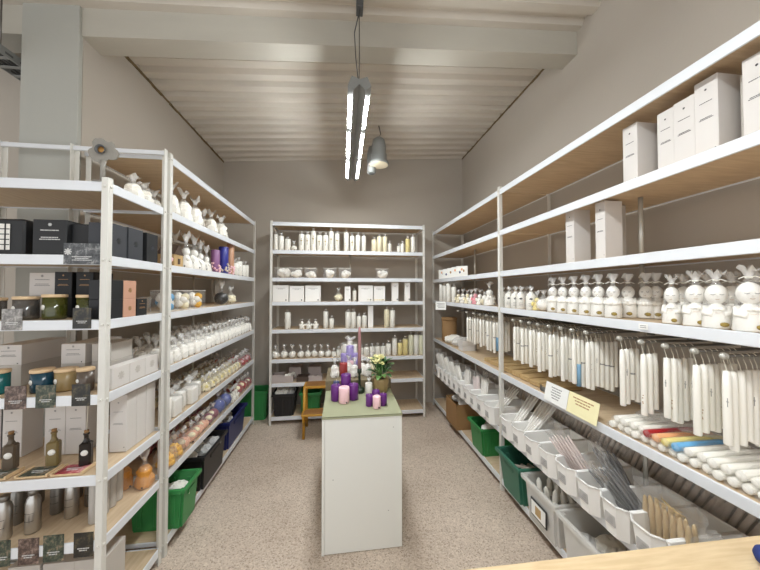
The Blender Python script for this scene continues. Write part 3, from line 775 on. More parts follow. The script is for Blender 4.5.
# tier 1.967 white bagged figures
ys = [(1.96, -1.06), (2.03, -1.2), (2.11, -1.06), (2.20, -1.18), (2.26, -1.06), (2.52, -1.06), (2.60, -1.15), (2.68, -1.05), (2.78, -1.08)]
proto = None
for i, (y, x) in enumerate(ys):
    lb = 'large white bagged candle, %s from the near post on the upper left shelf' % nth(i)
    if not proto: proto = make_lump(.052, WAX, 'crinkle', lb, 'candle', 'figure_candle', 'bagged figures on the upper left shelf', loc=(x, y, 1.967), tuft=.07, seed=9)
    else: dup(proto, (x, y, 1.967), 1.2+i, lb, sc=(1, 1, .88) if i % 2 else None)
# on near unit side of top shelf
for i, (x, y) in enumerate(((-1.06, 1.63), (-1.07, 1.73))): dup(proto, (x, y, 1.967), 1+i, 'white bagged candle on the corner unit top, %s the tall post' % ('farther from', 'close beside')[i], sc=(.85, .85, .6))
# tier 1.652
t = make_lump(.03, PINK, 'figure', 'pink-trimmed bagged figure beside the little wooden house', 'candle', 'figure_candle', None, loc=(-1.05, 1.90, 1.652), tuft=.09, seed=1)
t = thing('wooden_house', 'small wooden nativity house with a pointed dark roof on the left shelf', 'ornament', (-1.09, 2.02, 1.652), PI/2)
b = MB(); b.box(-.05, .05, -.05, .05, 0, .08, KRAFTL, .002); part('walls', b, t)
b = MB(); b.prism([(-.055, .08), (.055, .08), (0, .145)], -.052, .052, CHOC, Matrix.Rotation(PI/2, 3, 'X')); part('roof', b, t, 'dark pointed roof')
b = MB(); b.box(-.012, .012, -.0535, -.0505, .02, .055, CHOC); part('doorway', b, t)
proto = None
for i, (y, x, s) in enumerate(((2.125, -1.05, 1.1), (2.20, -1.16, 1.2), (2.235, -1.05, 1.1), (2.335, -1.055, 1.0), (2.425, -1.05, .9))):
    lb = 'white bagged angel candle, %s from the wooden house on the left shelf' % nth(i)
    if not proto: proto = make_lump(.044, WAXB, 'figure', lb, 'candle', 'figure_candle', 'angel candles beside the wooden house', loc=(x, y, 1.652), tuft=.075, seed=12); proto.scale = (1, 1, 1.2)
    else: dup(proto, (x, y, 1.652), .5*i, lb, sc=(.95*s, .95*s, 1.1*s))
PURB = mat('mauve_pillar', (140, 96, 140), .4); BLUB = mat('deep_blue_pillar', (48, 52, 140), .4); TANB = mat('tan_pillar', (196, 150, 120), .4)
for y, x, r, h, m, lb in ((2.66, -1.08, .034, .20, PURB, 'mauve decorated pillar candle left of the blue one on the left shelf'), (2.78, -1.06, .04, .245, BLUB, 'deep blue pillar candle on the left shelf'), (2.90, -1.045, .032, .29, TANB, 'tall tan pillar candle with pink base on the left shelf')):
    t = pillar((x, y, 1.652), r, h, m, lb, bag=False)
    b = MB()
    rnd = random.Random(int(y*100))
    for k in range(16):
        a = rnd.uniform(-1.2, 2.2); b.ball((r*math.cos(a-.8), r*math.sin(a-.8), rnd.uniform(.01, .09)), .011, PINK if m is not BLUB else TAUPEW, 1)
    part('flower_decoration', b, t, 'pale flowers around the base')
for i, (y, h) in enumerate(((3.02, .12), (3.13, .15), (3.24, .12), (3.34, .13))): pillar((-1.05, y, 1.652), .035, h, WAX, 'white pillar candle right of the tan pillar, %s from it, on the left shelf' % nth(i), deco='relief' if i == 0 else None)
# tier 1.379 glass boxes
for i, (y, m, m2) in enumerate(((1.94, WAXB, SKY), (2.12, WAX, CREAM), (2.30, WAXB, GOLDY))):
    t = thing('clear_gift_box', 'clear box with %s flower candle, %s from the near post on the left shelf' % (('pale blue', 'cream', 'yellow')[i], nth(i)), 'candle', (-1.075, y, 1.379), 0, 'clear square boxes on the left shelf')
    b = MB()
    for k in range(10):
        a = k*2.4; b.ball((.024*math.cos(a), .026*math.sin(a), (.026+.007*k)), .026, m2 if k % 4 == 0 else m, 2, jit=.05)
    part('flower_candle', b, t)
    b = MB(); s = .056
    q = [(-1, -1), (1, -1), (1, 1), (-1, 1)]
    lo = [b.bm.verts.new((x*s*.9, yv*s, .001)) for x, yv in q]; hi = [b.bm.verts.new((x*s*.9, yv*s, .125)) for x, yv in q]
    for k in range(4): b.face([lo[k], lo[(k+1) % 4], hi[(k+1) % 4], hi[k]], ACRYL)
    part('clear_sides', b, t)
    b = MB()
    for z in (.002, .125):
        for k in range(4):
            x, yv = q[k]; x2, y2 = q[(k+1) % 4]; b.tube([(x*s*.9, yv*s, z), (x2*s*.9, y2*s, z)], .0015, WHITEL, 4)
    part('box_edges', b, t)
make_lump(.058, BLACKW, 'ball', 'black bagged ball candle on the left shelf', 'candle', 'ball_candle', None, loc=(-1.06, 2.74, 1.379), tuft=.09, seed=3, film=ACRYL)
make_lump(.045, CREAM, 'rough', 'cream bagged ball candle right of the black ball', 'candle', 'ball_candle', None, loc=(-1.05, 2.93, 1.379), tuft=.06, seed=5)
# tier 1.065: four rows of small white bagged candles
proto = None; rows = ('front', 'second', 'third', 'rear')
for rw in range(4):
    for k in range(19 if rw < 3 else 14):
        y = 1.90 + k*.0845 + (rw % 2)*.02; x = -1.035 - rw*.075
        lb = 'white bagged candle, %s from the near post, %s row, chest-high left shelf' % (nth(k), rows[rw])
        if not proto: proto = make_lump(.034, WAXB, 'crinkle', lb, 'candle', 'bagged_candle', 'small white bagged candles on the chest-high left shelf', loc=(x, y, 1.065), tuft=.055, seed=21)
        else: dup(proto, (x, y, 1.065), 1.57+random.uniform(-.5, .5), lb, sc=(1, 1, random.uniform(.95, 1.12)))
# two peeking beside the near unit
# tier .731: wrapped cartons, cream flowers, red balls
proto = None
for i in range(4):
    lb = 'white wrapped square candle, %s from the near post on the waist-high left shelf' % nth(i)
    t = thing('bagged_candle', lb, 'candle', (-1.05-.03*(i % 2), 1.98+i*.105, .731), PI/2, 'wrapped square candles on the left shelf')
    b = MB(); b.box(-.042, .042, -.042, .042, 0, .105, WAXB, .006); part('candle_body', b, t)
    part('cellophane_wrapper', bag_mb(.058, .112, .06, 12, i), t)
pillar((-1.03, 1.885, .731), .027, .14, WAX, 'plain white pillar candle beside the near post on the left shelf', bag=False)
proto = None
for rw in range(3):
    for k in range(9 + 2*rw if rw < 2 else 12):
        y = (2.42 if rw == 0 else 2.25 if rw == 1 else 2.1) + k*.085; x = -1.045 - rw*.095
        lb = 'cream flower candle, %s from the near end in the %s row, left shelf' % (nth(k), rows[rw])
        if not proto: proto = make_lump(.039, CREAM, 'flower', lb, 'candle', 'flower_candle', 'cream flower candles on the left shelf', loc=(x, y, .731), tuft=.05, seed=22, m2=YELLOW)
        else: dup(proto, (x, y, .731), k*.9, lb)
proto = None
for i, (x, y) in enumerate(((-1.04, 3.20), (-1.045, 3.31), (-1.05, 3.41), (-1.16, 3.28), (-1.16, 3.39), (-1.28, 3.2))):
    lb = 'red bagged flower candle at the far end of the left shelf, %s of six' % nth(i)
    if not proto: proto = make_lump(.045, RED, 'flower', lb, 'candle', 'flower_candle', 'red flower candles at the far left', loc=(x, y, .731), tuft=.05, seed=23, m2=PINK)
    else: dup(proto, (x, y, .731), i, lb)
# tier .463: coloured
def series(pts, r, m, m2, style, colour, group, z=.463, tuft=.05, nm='ball_candle', where='on the knee-high left shelf'):
    proto = None
    for i, (x, y) in enumerate(pts):
        lb = '%s, %s from the near post %s' % (colour, nth(i), where) if len(pts) > 1 else '%s %s' % (colour, where)
        if not proto: proto = make_lump(r, m, style, lb, 'candle', nm, group, loc=(x, y, z), tuft=tuft, seed=len(colour), m2=m2)
        else: dup(proto, (x, y, z), -.3+.4*(i % 3), lb)
series([(-1.035, 1.90), (-1.045, 2.005)], .052, GOLDY, None, 'flower', 'golden yellow flower candle', 'golden flower candles', nm='flower_candle')
series([(-1.04, 2.10), (-1.13, 2.06), (-1.035, 2.19), (-1.13, 2.16), (-1.035, 2.275), (-1.125, 2.26), (-1.035, 2.36)], .039, PEACH, CREAM, 'rough', 'peach bagged candle', 'peach bagged candles')
series([(-1.22, 2.02), (-1.23, 2.12), (-1.225, 2.22), (-1.22, 2.32), (-1.13, 2.36), (-1.04, 2.455), (-1.04, 2.55), (-1.135, 2.46), (-1.14, 2.56)], .042, MAROON, CREAM, 'ball', 'maroon and cream bagged ball candle', 'maroon ball candles')
series([(-1.05, 2.665), (-1.05, 2.81)], .06, BLUE, None, 'ball', 'royal blue bagged ball candle', 'blue ball candles', tuft=.07)
series([(-1.03, 2.905), (-1.03, 2.97), (-1.10, 2.94), (-1.03, 3.03)], .03, WAX, None, 'figure', 'small white bagged figure candle', 'white figures after the blue balls')
series([(-1.045, 3.125), (-1.045, 3.235), (-1.15, 3.17)], .050, RED, CREAM, 'ball', 'red and cream bagged ball candle', 'red ball candles')
series([(-1.04, 3.33), (-1.04, 3.42), (-1.13, 3.37)], .04, DRED, CREAM, 'rough', 'dark red bagged ball candle', 'dark red ball candles')
# amber bag on near unit side
# base crates
def bags_in(crate_desc, pts, z, w, seed, film=False):
    for i, (x, y) in enumerate(pts): crumple(w, w*.8, w*.55, (FILMT if film and i % 2 else WAX), 'crumpled white packet in the %s, %s from its near end' % (crate_desc, nth(i)), 'packet', 'bag', (x, y, z+.006*(i % 2)), seed=seed+i)
crate((-1.085, 1.995, .088), .30, .19, .235, GREEN, 'bright green crate under the left shelves by the corner post', PI/2*0, taper=.9)
bags_in('green crate by the corner post', [(-1.0, 1.97), (-1.10, 2.0), (-1.03, 2.03)], .22, .12, 50, True)
crate((-1.10, 2.42, .088), .27, .40, .245, BLACKP, 'black crate under the left shelves between green and navy crates', taper=.9)
bags_in('long black crate on the left', [(-1.12, 2.32), (-1.04, 2.40), (-1.13, 2.47), (-1.03, 2.52)], .25, .13, 60, True)
crate((-1.12, 2.98, .088), .26, .46, .25, BLUEP, 'navy blue crate under the far end of the left shelves', taper=.88, rimm=BLUEP)
bags_in('navy crate on the left', [(-1.15, 2.86), (-1.08, 2.93), (-1.14, 3.06)], .25, .13, 70, True)

# ------------------------------------------------------------------ left corner unit products
YF = 1.375
def x1(px, Yd=1.44): return P(px, 290, Y=Yd).x
# z 1.652 black goods
t = thing('candle_lantern', 'black square lantern with a white gridded window at the far left', 'lantern', (x1(2)-.01, 1.48, 1.652))
b = MB(); b.box(-.105, .105, -.06, .075, 0, .155, CARDB, .008); part('housing', b, t)
b = MB(); b.box(-.10, .055, -.0635, -.0605, .022, .132, WHITEL, .001)
for k in range(4): b.box(-.10+.04*k+.018, -.10+.04*k+.022, -.0655, -.0633, .022, .132, CARDB)
for k in range(4): b.box(-.10, .055, -.0655, -.0633, .042+.022*k, .0455+.022*k, CARDB)
part('window_grid', b, t, 'white window with black bars')
boxthing((x1(52, 1.42), 1.47, 1.652), .128, .13, .152, CARDB, 'matt black gift box with pale print beside the lantern', ink=INKW, seed=2)
boxthing((-1.125, 1.50, 1.652), .08, .15, .14, CARDB, 'black box half hidden by the corner post on the upper shelf', text=False)
for i, (y, w, d, h, m) in enumerate(((1.45, .085, .1, .145, CARDDG), (1.56, .085, .1, .15, CARDDG), (1.685, .085, .09, .15, CARDB))):
    b = gift_box(w, d, h, m, text=False)
    b.emblem((w/2+.0004, 0, h*.5), (0, 1, 0), (0, 0, 1), .014, CARDB if m is CARDDG else CARDDG)
    single('gift_box', b, ('charcoal gift box nearest the corner post on the aisle side', 'charcoal gift box, second from the corner post on the aisle side', 'black gift box behind the charcoal ones on the aisle side')[i], 'box', (-1.04, y, 1.652))
boxthing((-1.06, 1.755, 1.652), .08, .03, .14, KRAFT, 'thin brown box at the back of the upper aisle side', text=False)
def photo_card(px0, px1, py0, py1, m, label, texts=True, Yd=YF-.0005, seed=0, rows=(1, .7)):
    a = P(px0, py0, Y=Yd); c = P(px1, py1, Y=Yd); w = abs(c.x-a.x); h = abs(a.z-c.z)
    b = MB(); b.box(-w/2, w/2, -.001, .001, 0, h, m)
    b.dashes((0, -.0013, h*.36), (1, 0, 0), (0, 0, 1), w*.6, rows, INKW, h*.035, h*.08, seed=seed)
    return b, ((a.x+c.x)/2, Yd, min(a.z, c.z))
def card(px0, px1, py0, py1, m, label, seed=0, rows=(1, .7)):
    b, l = photo_card(px0, px1, py0, py1, m, label, seed=seed, rows=rows)
    return single('display_card', b, label, 'card', l, 0, 'printed scent cards on the corner unit')
o = card(64, 100, 243, 264.5, PH['grey'], 'dark landscape card with pale print and emblem hung on the shelf edge', 1, (.9, .6, .9))
b = MB(); b.emblem((0, -.0016, .0), (1, 0, 0), (0, 0, 1), .014, INKW); part('emblem', b, o, 'pale round emblem', (-.052, 0, .052))
card(2, 22, 309, 330, PH['silver'], 'silver-grey card on the shelf edge below the smoky jar', 2)
card(73, 91, 308, 328.5, PH['dark'], 'dark card with a golden glow on the shelf edge by the green jars', 3)
card(5, 26, 386.5, 409, PH['brown'], 'brown picture card, leftmost on the edge below the lidded jars', 4)
card(36, 55.5, 385.5, 407.5, PH['green'], 'green picture card, middle one on the edge below the lidded jars', 5)
card(72, 90, 384.5, 405.5, PH['dark'], 'dark glowing card, rightmost on the edge below the lidded jars', 6)
card(-3, 10, 541, 566, PH['green'], 'dark green picture card at the left edge below the aluminium bottles', 7)
card(18.5, 38.5, 539.5, 563.5, PH['brown'], 'brown picture card below the aluminium bottles', 8)
card(43.5, 63.5, 536, 560.5, PH['green'], 'green and orange picture card below the aluminium bottles', 9)
card(74, 93, 533.5, 556, PH['dark'], 'dark glowing card beside the corner post below the bottles', 10)
# z 1.379 : jars in front, boxes behind
def jar(loc, r, h, m, label, lid=LIDW, tilt=True):
    t = thing('candle_jar', label, 'candle', loc, .4)
    b = MB(); b.lathe([(r*.92, 0), (r, .006), (r, h), (r*.94, h), (r*.94, .012), (0, .012)], m, 24); part('glass', b, t)
    if m in (GLASSG, GLASSD):
        b = MB(); b.lathe([(r*.9, .013), (r*.9, h*.62), (0, h*.63)], mat('olive_wax', (110, 110, 44), .5) if m is GLASSG else TAUPEW, 20); part('wax', b, t)
    b = MB(); b.lathe([(r*1.03, h), (r*1.06, h+.003), (r*1.06, h+.010), (r*1.02, h+.013), (0, h+.013)], lid, 24); part('lid', b, t, 'pale wooden lid')
    b = MB(); b.lathe([(r*.30, 0), (r*.28, .0012), (0, .0013)], WHITEL, 16, axis=Matrix.Rotation(PI/2, 3, 'X')); o = part('round_label', b, t, 'white round label', (0, 0, 0))
    o.location = (r*1.0*math.cos(-PI/2-.8), r*1.0*math.sin(-PI/2-.8), h*.55); o.rotation_euler = (0, 0, -.8)
    return t
jar((x1(-6, 1.46), 1.46, 1.379), .037, .08, GLASSD, 'dark jar at the left edge of the photo on the middle shelf')
jar((x1(23), 1.455, 1.379), .039, .085, GLASSD, 'smoky glass candle jar with wooden lid and white round label')
jar((x1(53), 1.45, 1.379), .038, .094, GLASSG, 'green glass candle jar with wooden lid left of the dark card')
jar((x1(88, 1.46), 1.46, 1.379), .036, .092, GLASSG, 'green glass candle jar directly beside the corner post')
boxthing((x1(42, 1.54), 1.60, 1.379), .12, .12, .10, CARDG, 'lower white box supporting another behind the smoky jar', text=False)
boxthing((x1(42, 1.54), 1.60, 1.4802), .105, .12, .105, CARD, 'white printed gift box atop another behind the smoky jar', seed=3, dot=False)
for i, px in enumerate((69, 90)):
    boxthing((x1(px, 1.57), 1.60, 1.379), .072, .12, .092, CARDB, 'lower black box behind the green jars, %s one' % ('left', 'right')[i], text=False)
    boxthing((x1(px, 1.57), 1.60, 1.4722), .072, .12, .118, CARDB, 'upper black box with bronze print behind the green jars, %s one' % ('left', 'right')[i], ink=INKGO, seed=4+i)
for i, (z, lb) in enumerate(((1.379, 'lower black carton beside the peach cartons at the corner post'), (1.4642, 'upper black carton beside the peach cartons at the corner post'))):
    boxthing((-1.04, 1.445, z), .085, .075, .085, CARDB, lb, text=False)
for i, (z, lb) in enumerate(((1.379, 'lower peach carton on the aisle side of the corner unit'), (1.4642, 'upper peach carton on the aisle side of the corner unit'))):
    b = gift_box(.085, .082, .085, CARDP, text=False); b.emblem((.0429, 0, .04), (0, 1, 0), (0, 0, 1), .011, KRAFT); single('gift_box', b, lb, 'box', (-1.04, 1.526, z))
boxthing((-1.10, 1.60, 1.4642-.012), .08, .05, .055, CARDP, 'peach carton set back behind the stacked peach pair', text=False) if False else None
boxthing((-1.035, 1.612, 1.379), .075, .072, .083, CARDB, 'small black carton with bronze print on the aisle side', face='x', ink=INKGO, seed=9, dot=False)
boxthing((-1.06, 1.665, 1.379), .085, .028, .083, CARDP, 'narrow peach carton right of the small black carton', text=False)
t = thing('tea_light_holder', 'small clear glass holder at the back of the middle corner shelf', 'holder', (-1.06, 1.74, 1.379)); b = MB(); b.lathe([(.02, 0), (.024, .003), (.026, .09), (.024, .09), (.022, .006), (0, .006)], ACRYL, 16); part('glass', b, t)
# z 1.065 : jars front, boxes stacked
jar((x1(-2), 1.455, 1.065), .031, .086, TEAL, 'teal candle jar with wooden lid at the left edge of the photo')
jar((x1(40), 1.46, 1.065), .037, .084, PETROL, 'petrol blue candle jar with wooden lid')
jar((x1(62), 1.47, 1.065), .037, .082, TANG, 'tan glass candle jar with wooden lid')
jar((x1(87.5, 1.45), 1.45, 1.065), .029, .086, BROWNG, 'brown glass candle jar beside the corner post')
for i, (px, w) in enumerate(((10, .105), (74.5, .10))):
    xx = x1(px, 1.545)
    boxthing((xx, 1.66, 1.065), w, .23, .097, CARDG, 'lower white carton behind the jars, %s stack' % ('left', 'right')[i], text=False)
    boxthing((xx, 1.66, 1.1622), w, .23, .092, CARD, 'upper white printed carton behind the jars, %s stack' % ('left', 'right')[i], seed=14+i)
def bigbox_label(i): return ('nearest the corner post', 'in the middle', 'farthest from the corner post')[i]
for i in range(3):
    b = gift_box(.05, .108, .092, CARD, text=False); b.emblem((.0255, 0, .05), (0, 1, 0), (0, 0, 1), .018, CARDG)
    b.emblem((-.01, -.0545, .012), (1, 0, 0), (0, 0, 1), .006, INKD)
    single('gift_box', b, 'white embossed box in the aisle-side row of three, %s' % bigbox_label(i), 'box', (-1.031, 1.492+i*.1095, 1.065), 0, 'row of three white embossed boxes')
for i in range(2):
    b = gift_box(.11, .125, .125, CARDG, text=False); b.emblem((.0555, 0, .08), (0, 1, 0), (0, 0, 1), .018, CARD)
    single('gift_box', b, 'grey-white box behind the aisle-side row, %s one' % ('nearer', 'farther')[i], 'box', (-1.18+.0, 1.46+i*.13, 1.065)) if False else None
boxthing((-1.135, 1.625, 1.165), .085, .14, .085, CARDG, 'grey-white box lying behind the aisle-side row of three', text=False)
boxthing((-1.135, 1.625, 1.065), .085, .14, .099, CARDG, 'lower grey box under the other grey-white one', text=False)
proto = None
for i, (x, y) in enumerate(((-1.125, 1.742), (-1.19, 1.742), (-1.255, 1.742))):
    lb = 'small white bagged figure at the back corner of the near unit, %s' % ('on the aisle side', 'in the middle', 'innermost')[i]
    if not proto: proto = make_lump(.028, WAXB, 'crinkle', lb, 'candle', 'bagged_candle', 'bagged figures at the near unit corner', loc=(x, y, 1.065), tuft=.045, seed=61)
    else: dup(proto, (x, y, 1.065), i, lb, sc=(1, 1, 1.2))
# z .731 : bottles, tall boxes, wooden trays
def bottle(loc, s, m, label):
    t = thing('diffuser_bottle', label, 'bottle', loc, .3)
    b = MB(); b.box(-.021*s, .021*s, -.017*s, .017*s, 0, .108*s, m, .006*s)
    b.lathe([(.016*s, .106*s), (.011*s, .116*s), (.0085*s, .122*s), (.0085*s, .14*s), (.011*s, .142*s), (.011*s, .148*s)], m, 16); part('glass', b, t)
    b = MB(); b.lathe([(.0078*s, .148*s), (.009*s, .16*s), (0, .16*s)], CORK, 12); part('stopper', b, t, 'cork stopper')
    b = MB(); b.lathe([(.013*s, 0), (.0125*s, .0012), (0, .0013)], WHITEL, 16, axis=Matrix.Rotation(PI/2, 3, 'X')); part('round_label', b, t, 'white round label', (0, -.0172*s, .065*s))
    return t
bottle((x1(15, 1.47), 1.47, .731), 1.02, BOTB, 'brown-grey bottle with white round label, leftmost of three')
bottle((x1(57.5, 1.48), 1.48, .731), 1.0, BOTO, 'olive glass bottle with white round label, middle of three')
bottle((x1(89.5, 1.46), 1.46, .731), .97, BOTK, 'black bottle with a diffuser stick and white label, rightmost of three')
b = MB(); b.tube([(0, 0, .14), (.004, .0, .27)], .0015, WICK, 5)
o = bpy.data.objects['diffuser_bottle.002']; part('diffuser_stick', b, o)
tb = [(-1.50, .10, 1.62), (x1(3, 1.60), .09, 1.62), (x1(22, 1.6), .085, 1.62), (x1(64, 1.6), .085, 1.62), (x1(84, 1.6), .085, 1.62)]
for i, (x, w, y) in enumerate(tb):
    if i == 0: continue
    boxthing((x, y, .731), w, .1, .24, CARD if i != 1 else CARDG, 'tall white printed box behind the bottles, %s from the left' % nth(i-1), seed=30+i, dot=False, group='tall white boxes behind the bottles')
for i, (y0, y1) in enumerate(((1.562, 1.628), (1.631, 1.70), (1.703, 1.776))):
    boxthing((-1.063, (y0+y1)/2, .731), .075, y1-y0, .272, CARD, ('tall white box with print on its front, nearest of three on the aisle side', 'tall white box, middle one of three on the aisle side', 'tall white box, rearmost of three on the aisle side')[i], text=i == 0, seed=35, group='tall white boxes on the aisle side')
for i, (px, k) in enumerate(((2, 'green'), (42, 'green'), (76, 'red'))):
    t = thing('wooden_tray', ('pale wooden tray holding a dark card at the left edge', 'pale wooden tray holding a leafy picture card', 'pale wooden tray holding a red printed card')[i], 'tray', (x1(px, 1.43)+.01, 1.435, .731), .0)
    b = MB(); b.box(-.06, .06, -.045, .03, 0, .006, TRAYW, .001)
    for a in (-1, 1): b.box(*sorted((a*.06, a*.052)), -.045, .03, .0062, .014, TRAYW, .001)
    part('tray_base', b, t)
    b = MB(); b.box(-.048, .048, -.04, .026, .0066, .0086, PH[k]); b.dashes((0, -.005, .0092), (1, 0, 0), (0, 1, 0), .06, (1, .7), INKW, .005, .012, seed=i); part('picture_card', b, t, '%s picture card' % k)
# z .463 : aluminium bottles
def tin(loc, s, m, label):
    t = thing('aluminium_bottle', label, 'bottle', loc)
    b = MB(); b.lathe([(.0215*s, 0), (.0228*s, .003*s), (.0228*s, .115*s), (.018*s, .133*s), (.012*s, .14*s), (.012*s, .145*s)], m, 20); part('body', b, t)
    b = MB(); b.lathe([(.0145*s, .145*s), (.0145*s, .163*s), (.013*s, .165*s), (0, .165*s)], ALUD, 20, fn=lambda a, i: 1+.03*math.cos(10*a)); part('cap', b, t)
    b = MB()
    for k in range(2):
        bm_ = [(.0232*s*math.cos(-PI/2-.6+j*.2), .0232*s*math.sin(-PI/2-.6+j*.2), (.05+.03*k)*s) for j in range(8)]
        b.tube(bm_, .0008, INKD, 4)
    part('print', b, t)
    return t
tins = [(4, 1.44, ALU), (17, 1.53, ALUD), (26, 1.62, ALUD), (33, 1.47, ALU), (37, 1.66, ALUD), (57, 1.58, ALUD), (71.5, 1.545, ALU), (76, 1.68, ALUD), (91, 1.62, ALU)]
for i, (px, y, m) in enumerate(tins):
    tin((P(px, 520, Y=y).x, y, .463), 1.08 if m is ALU else 1.05, m, 'aluminium screw-cap bottle, %s from the left on the low corner shelf' % nth(i, len(tins)))
for i in range(4):
    b = MB(); b.lathe([(.021, 0), (.022, .003), (.022, .2), (.019, .206), (0, .206)], mat('grey_white_tube', (188, 184, 178), .5), 18)
    single('cylinder_tube', b, 'grey-white tube in the aisle-side row, %s from the corner post' % nth(i), 'tube', (-1.105-.002*i, 1.495+i*.047, .463), 0, 'grey-white tubes on the low corner shelf')
make_lump(.06, AMBER, 'rough', 'amber bagged candle in the back corner of the low shelf, left one', 'candle', 'bagged_candle', None, loc=(-1.14, 1.71, .7310-.268), tuft=.05, seed=71) if False else None
proto = None
for i, (x, y) in enumerate(((-1.045, 1.73), (-1.145, 1.725), (-1.245, 1.73))):
    lb = 'amber bagged candle in the back corner of the low shelf, %s one' % ('aisle-side', 'middle', 'innermost')[i]
    if not proto: proto = make_lump(.042, AMBER, 'crinkle', lb, 'candle', 'bagged_candle', 'amber candles on the low corner shelf', loc=(x, y, .463), tuft=.07, seed=71, m2=None)
    else: dup(proto, (x, y, .463), i, lb)
# base of corner unit: grey cartons seen under the cards
for i, x in enumerate((-1.33, -1.20, -1.08)):
    boxthing((x, 1.50, .088), .12, .12, .25, CARDG, 'grey-white carton below the picture cards, %s from the corner post' % nth(2-i), text=False)
# grey flower holder on top
t = thing('lamp_holder', 'grey flower-shaped metal holder with a brass-lined cup on top of the corner unit', 'holder', (-1.035, 1.405, 1.967))
b = MB(); b.lathe([(.035, 0), (.035, .004), (.01, .006)], HOLDER, 16); b.lathe([(.01, .006), (.0085, .08), (.012, .1)], HOLDER, 10); part('stem', b, t)
b = MB(); prng = random.Random(8); pol = []
for k in range(40):
    a = 2*PI*k/40; rr = .052*(1+.10*math.cos(3*a+.6)+.10*math.cos(5*a+2.2)+.05*math.cos(8*a)+.025*prng.uniform(-1, 1)); pol.append((rr*math.cos(a)*1.08, rr*math.sin(a)*1.0))
b.prism(pol, -.003, .003, HOLDER, Matrix.Rotation(PI/2, 3, 'X'), (0, 0, .142)); part('flower_plate', b, t)
b = MB(); b.lathe([(.015, -.002), (.021, .008), (.018, .008), (.014, .0)], LAMPD, 24, (-.004, -.006, .146), axis=Matrix.Rotation(PI/2, 3, 'X'), caps=False)
part('cup', b, t, 'dark cup ring')
b = MB(); b.lathe([(.015, 0), (.012, .004), (0, .006)], BRASS, 20, (-.004, -.004, .146), axis=Matrix.Rotation(PI/2, 3, 'X')); part('cup_lining', b, t, 'brass cup lining')

# ------------------------------------------------------------------ right unit products
# tall boxes on the two upper tiers
def tallbox(y0, y1, z, h, label, d=.10, X=1.25, text=True, m=CARD, seed=0):
    w = abs(y1-y0); b = gift_box(d, w, h, m, '-x', INKD, text, seed)
    single('gift_box', b, label, 'box', (X+d/2, (y0+y1)/2, z), 0, 'tall white boxes on the right upper shelves')
tallbox(1.155, 1.09, 1.966, .262, 'tall white printed box standing apart, leftmost on the upper right shelf', .11, seed=41)
tallbox(1.075, 1.03, 1.966, .25, 'slim white box tucked behind on the upper right shelf', .08, X=1.33, text=False, m=CARDG)
tallbox(1.018, .957, 1.966, .245, 'tall white printed box, leftmost of three adjoining on the upper right shelf', .14, seed=42, X=1.26)
tallbox(.955, .886, 1.966, .247, 'tall white printed box, middle of three adjoining on the upper right shelf', .14, seed=43, X=1.255)
tallbox(.884, .818, 1.966, .272, 'tall white printed box, rightmost of three adjoining on the upper right shelf', .11, seed=44)
tallbox(.80, .775, 1.966, .25, 'plain slim white box near the right photo edge on the upper shelf', .08, X=1.31, text=False, m=CARDG)
tallbox(.758, .69, 1.966, .26, 'tall white printed box cut by the right photo edge', .13, seed=45)
tallbox(1.50, 1.44, 1.652, .30, 'tall white printed box, left one of two on the second right shelf', .10, seed=46)
tallbox(1.305, 1.25, 1.652, .285, 'tall white printed box, right one of two on the second right shelf', .095, seed=47)
tallbox(1.36, 1.31, 1.652, .285, 'plain greyish box between the two printed boxes', .06, X=1.37, text=False, m=CARDG)
# small cards at the far end, z 1.652
def fy(px, X=1.26): return P(px, 290, X=X).y
for i, px in enumerate((443.5, 448, 452.5, 457, 462)):
    t = single('decorated_card', MB().box(-.005, .005, -.06, .06, 0, .115, PAPER, .002), 'small white decorated box, %s from the left on the far right shelf' % nth(i, 5), 'box', (1.26, fy(px), 1.652), .95, 'decorated boxes at the far right')
    b = MB()
    for k in range(3): b.ball((-.006, -.02+.02*k, .05+.015*((k+i) % 3)), .013, (NAVY, INKGO, ORANGE)[(i+k) % 3], 1, (.2, .8, 1.2))
    part('printed_motif', b, t, 'coloured printed motif')
# z 1.378
for i, (px, h, w) in enumerate(((441.5, .21, .03), (445, .19, .026), (449, .21, .032), (454, .17, .028))):
    pillar((1.24, fy(px, 1.24), 1.378), w, h, WAX, 'tall white pillar candle at the far right end, %s from the left' % nth(i, 4), deco='print' if i < 2 else None, tuft=.03)
for i, (px, m, st, r) in enumerate(((458.5, CREAM, 'figure', .034), (463, WAX, 'figure', .036), (467.5, CREAM, 'figure', .035), (471.5, WAX, 'figure', .034), (475.5, mat('rose_pink_wax', (232, 150, 160), .4), 'figure', .037), (480, WAX, 'figure', .035), (484.5, CREAM, 'rough', .036))):
    c = {'cream_wax': 'cream', 'white_wax': 'white', 'rose_pink_wax': 'rose pink'}[m.name]
    make_lump(r, m, st, 'small %s bagged candle left of the right post, %s from the left' % (c, nth(i)), 'candle', 'bagged_candle', 'small bagged candles left of the right post', loc=(1.245, fy(px, 1.245), 1.378), tuft=.04, seed=80+i)
make_lump(.05, WAXB, 'figure', 'larger white bagged candle just left of the right post', 'candle', 'bagged_candle', None, loc=(1.25, fy(489.5, 1.25), 1.378), tuft=.06, seed=91)
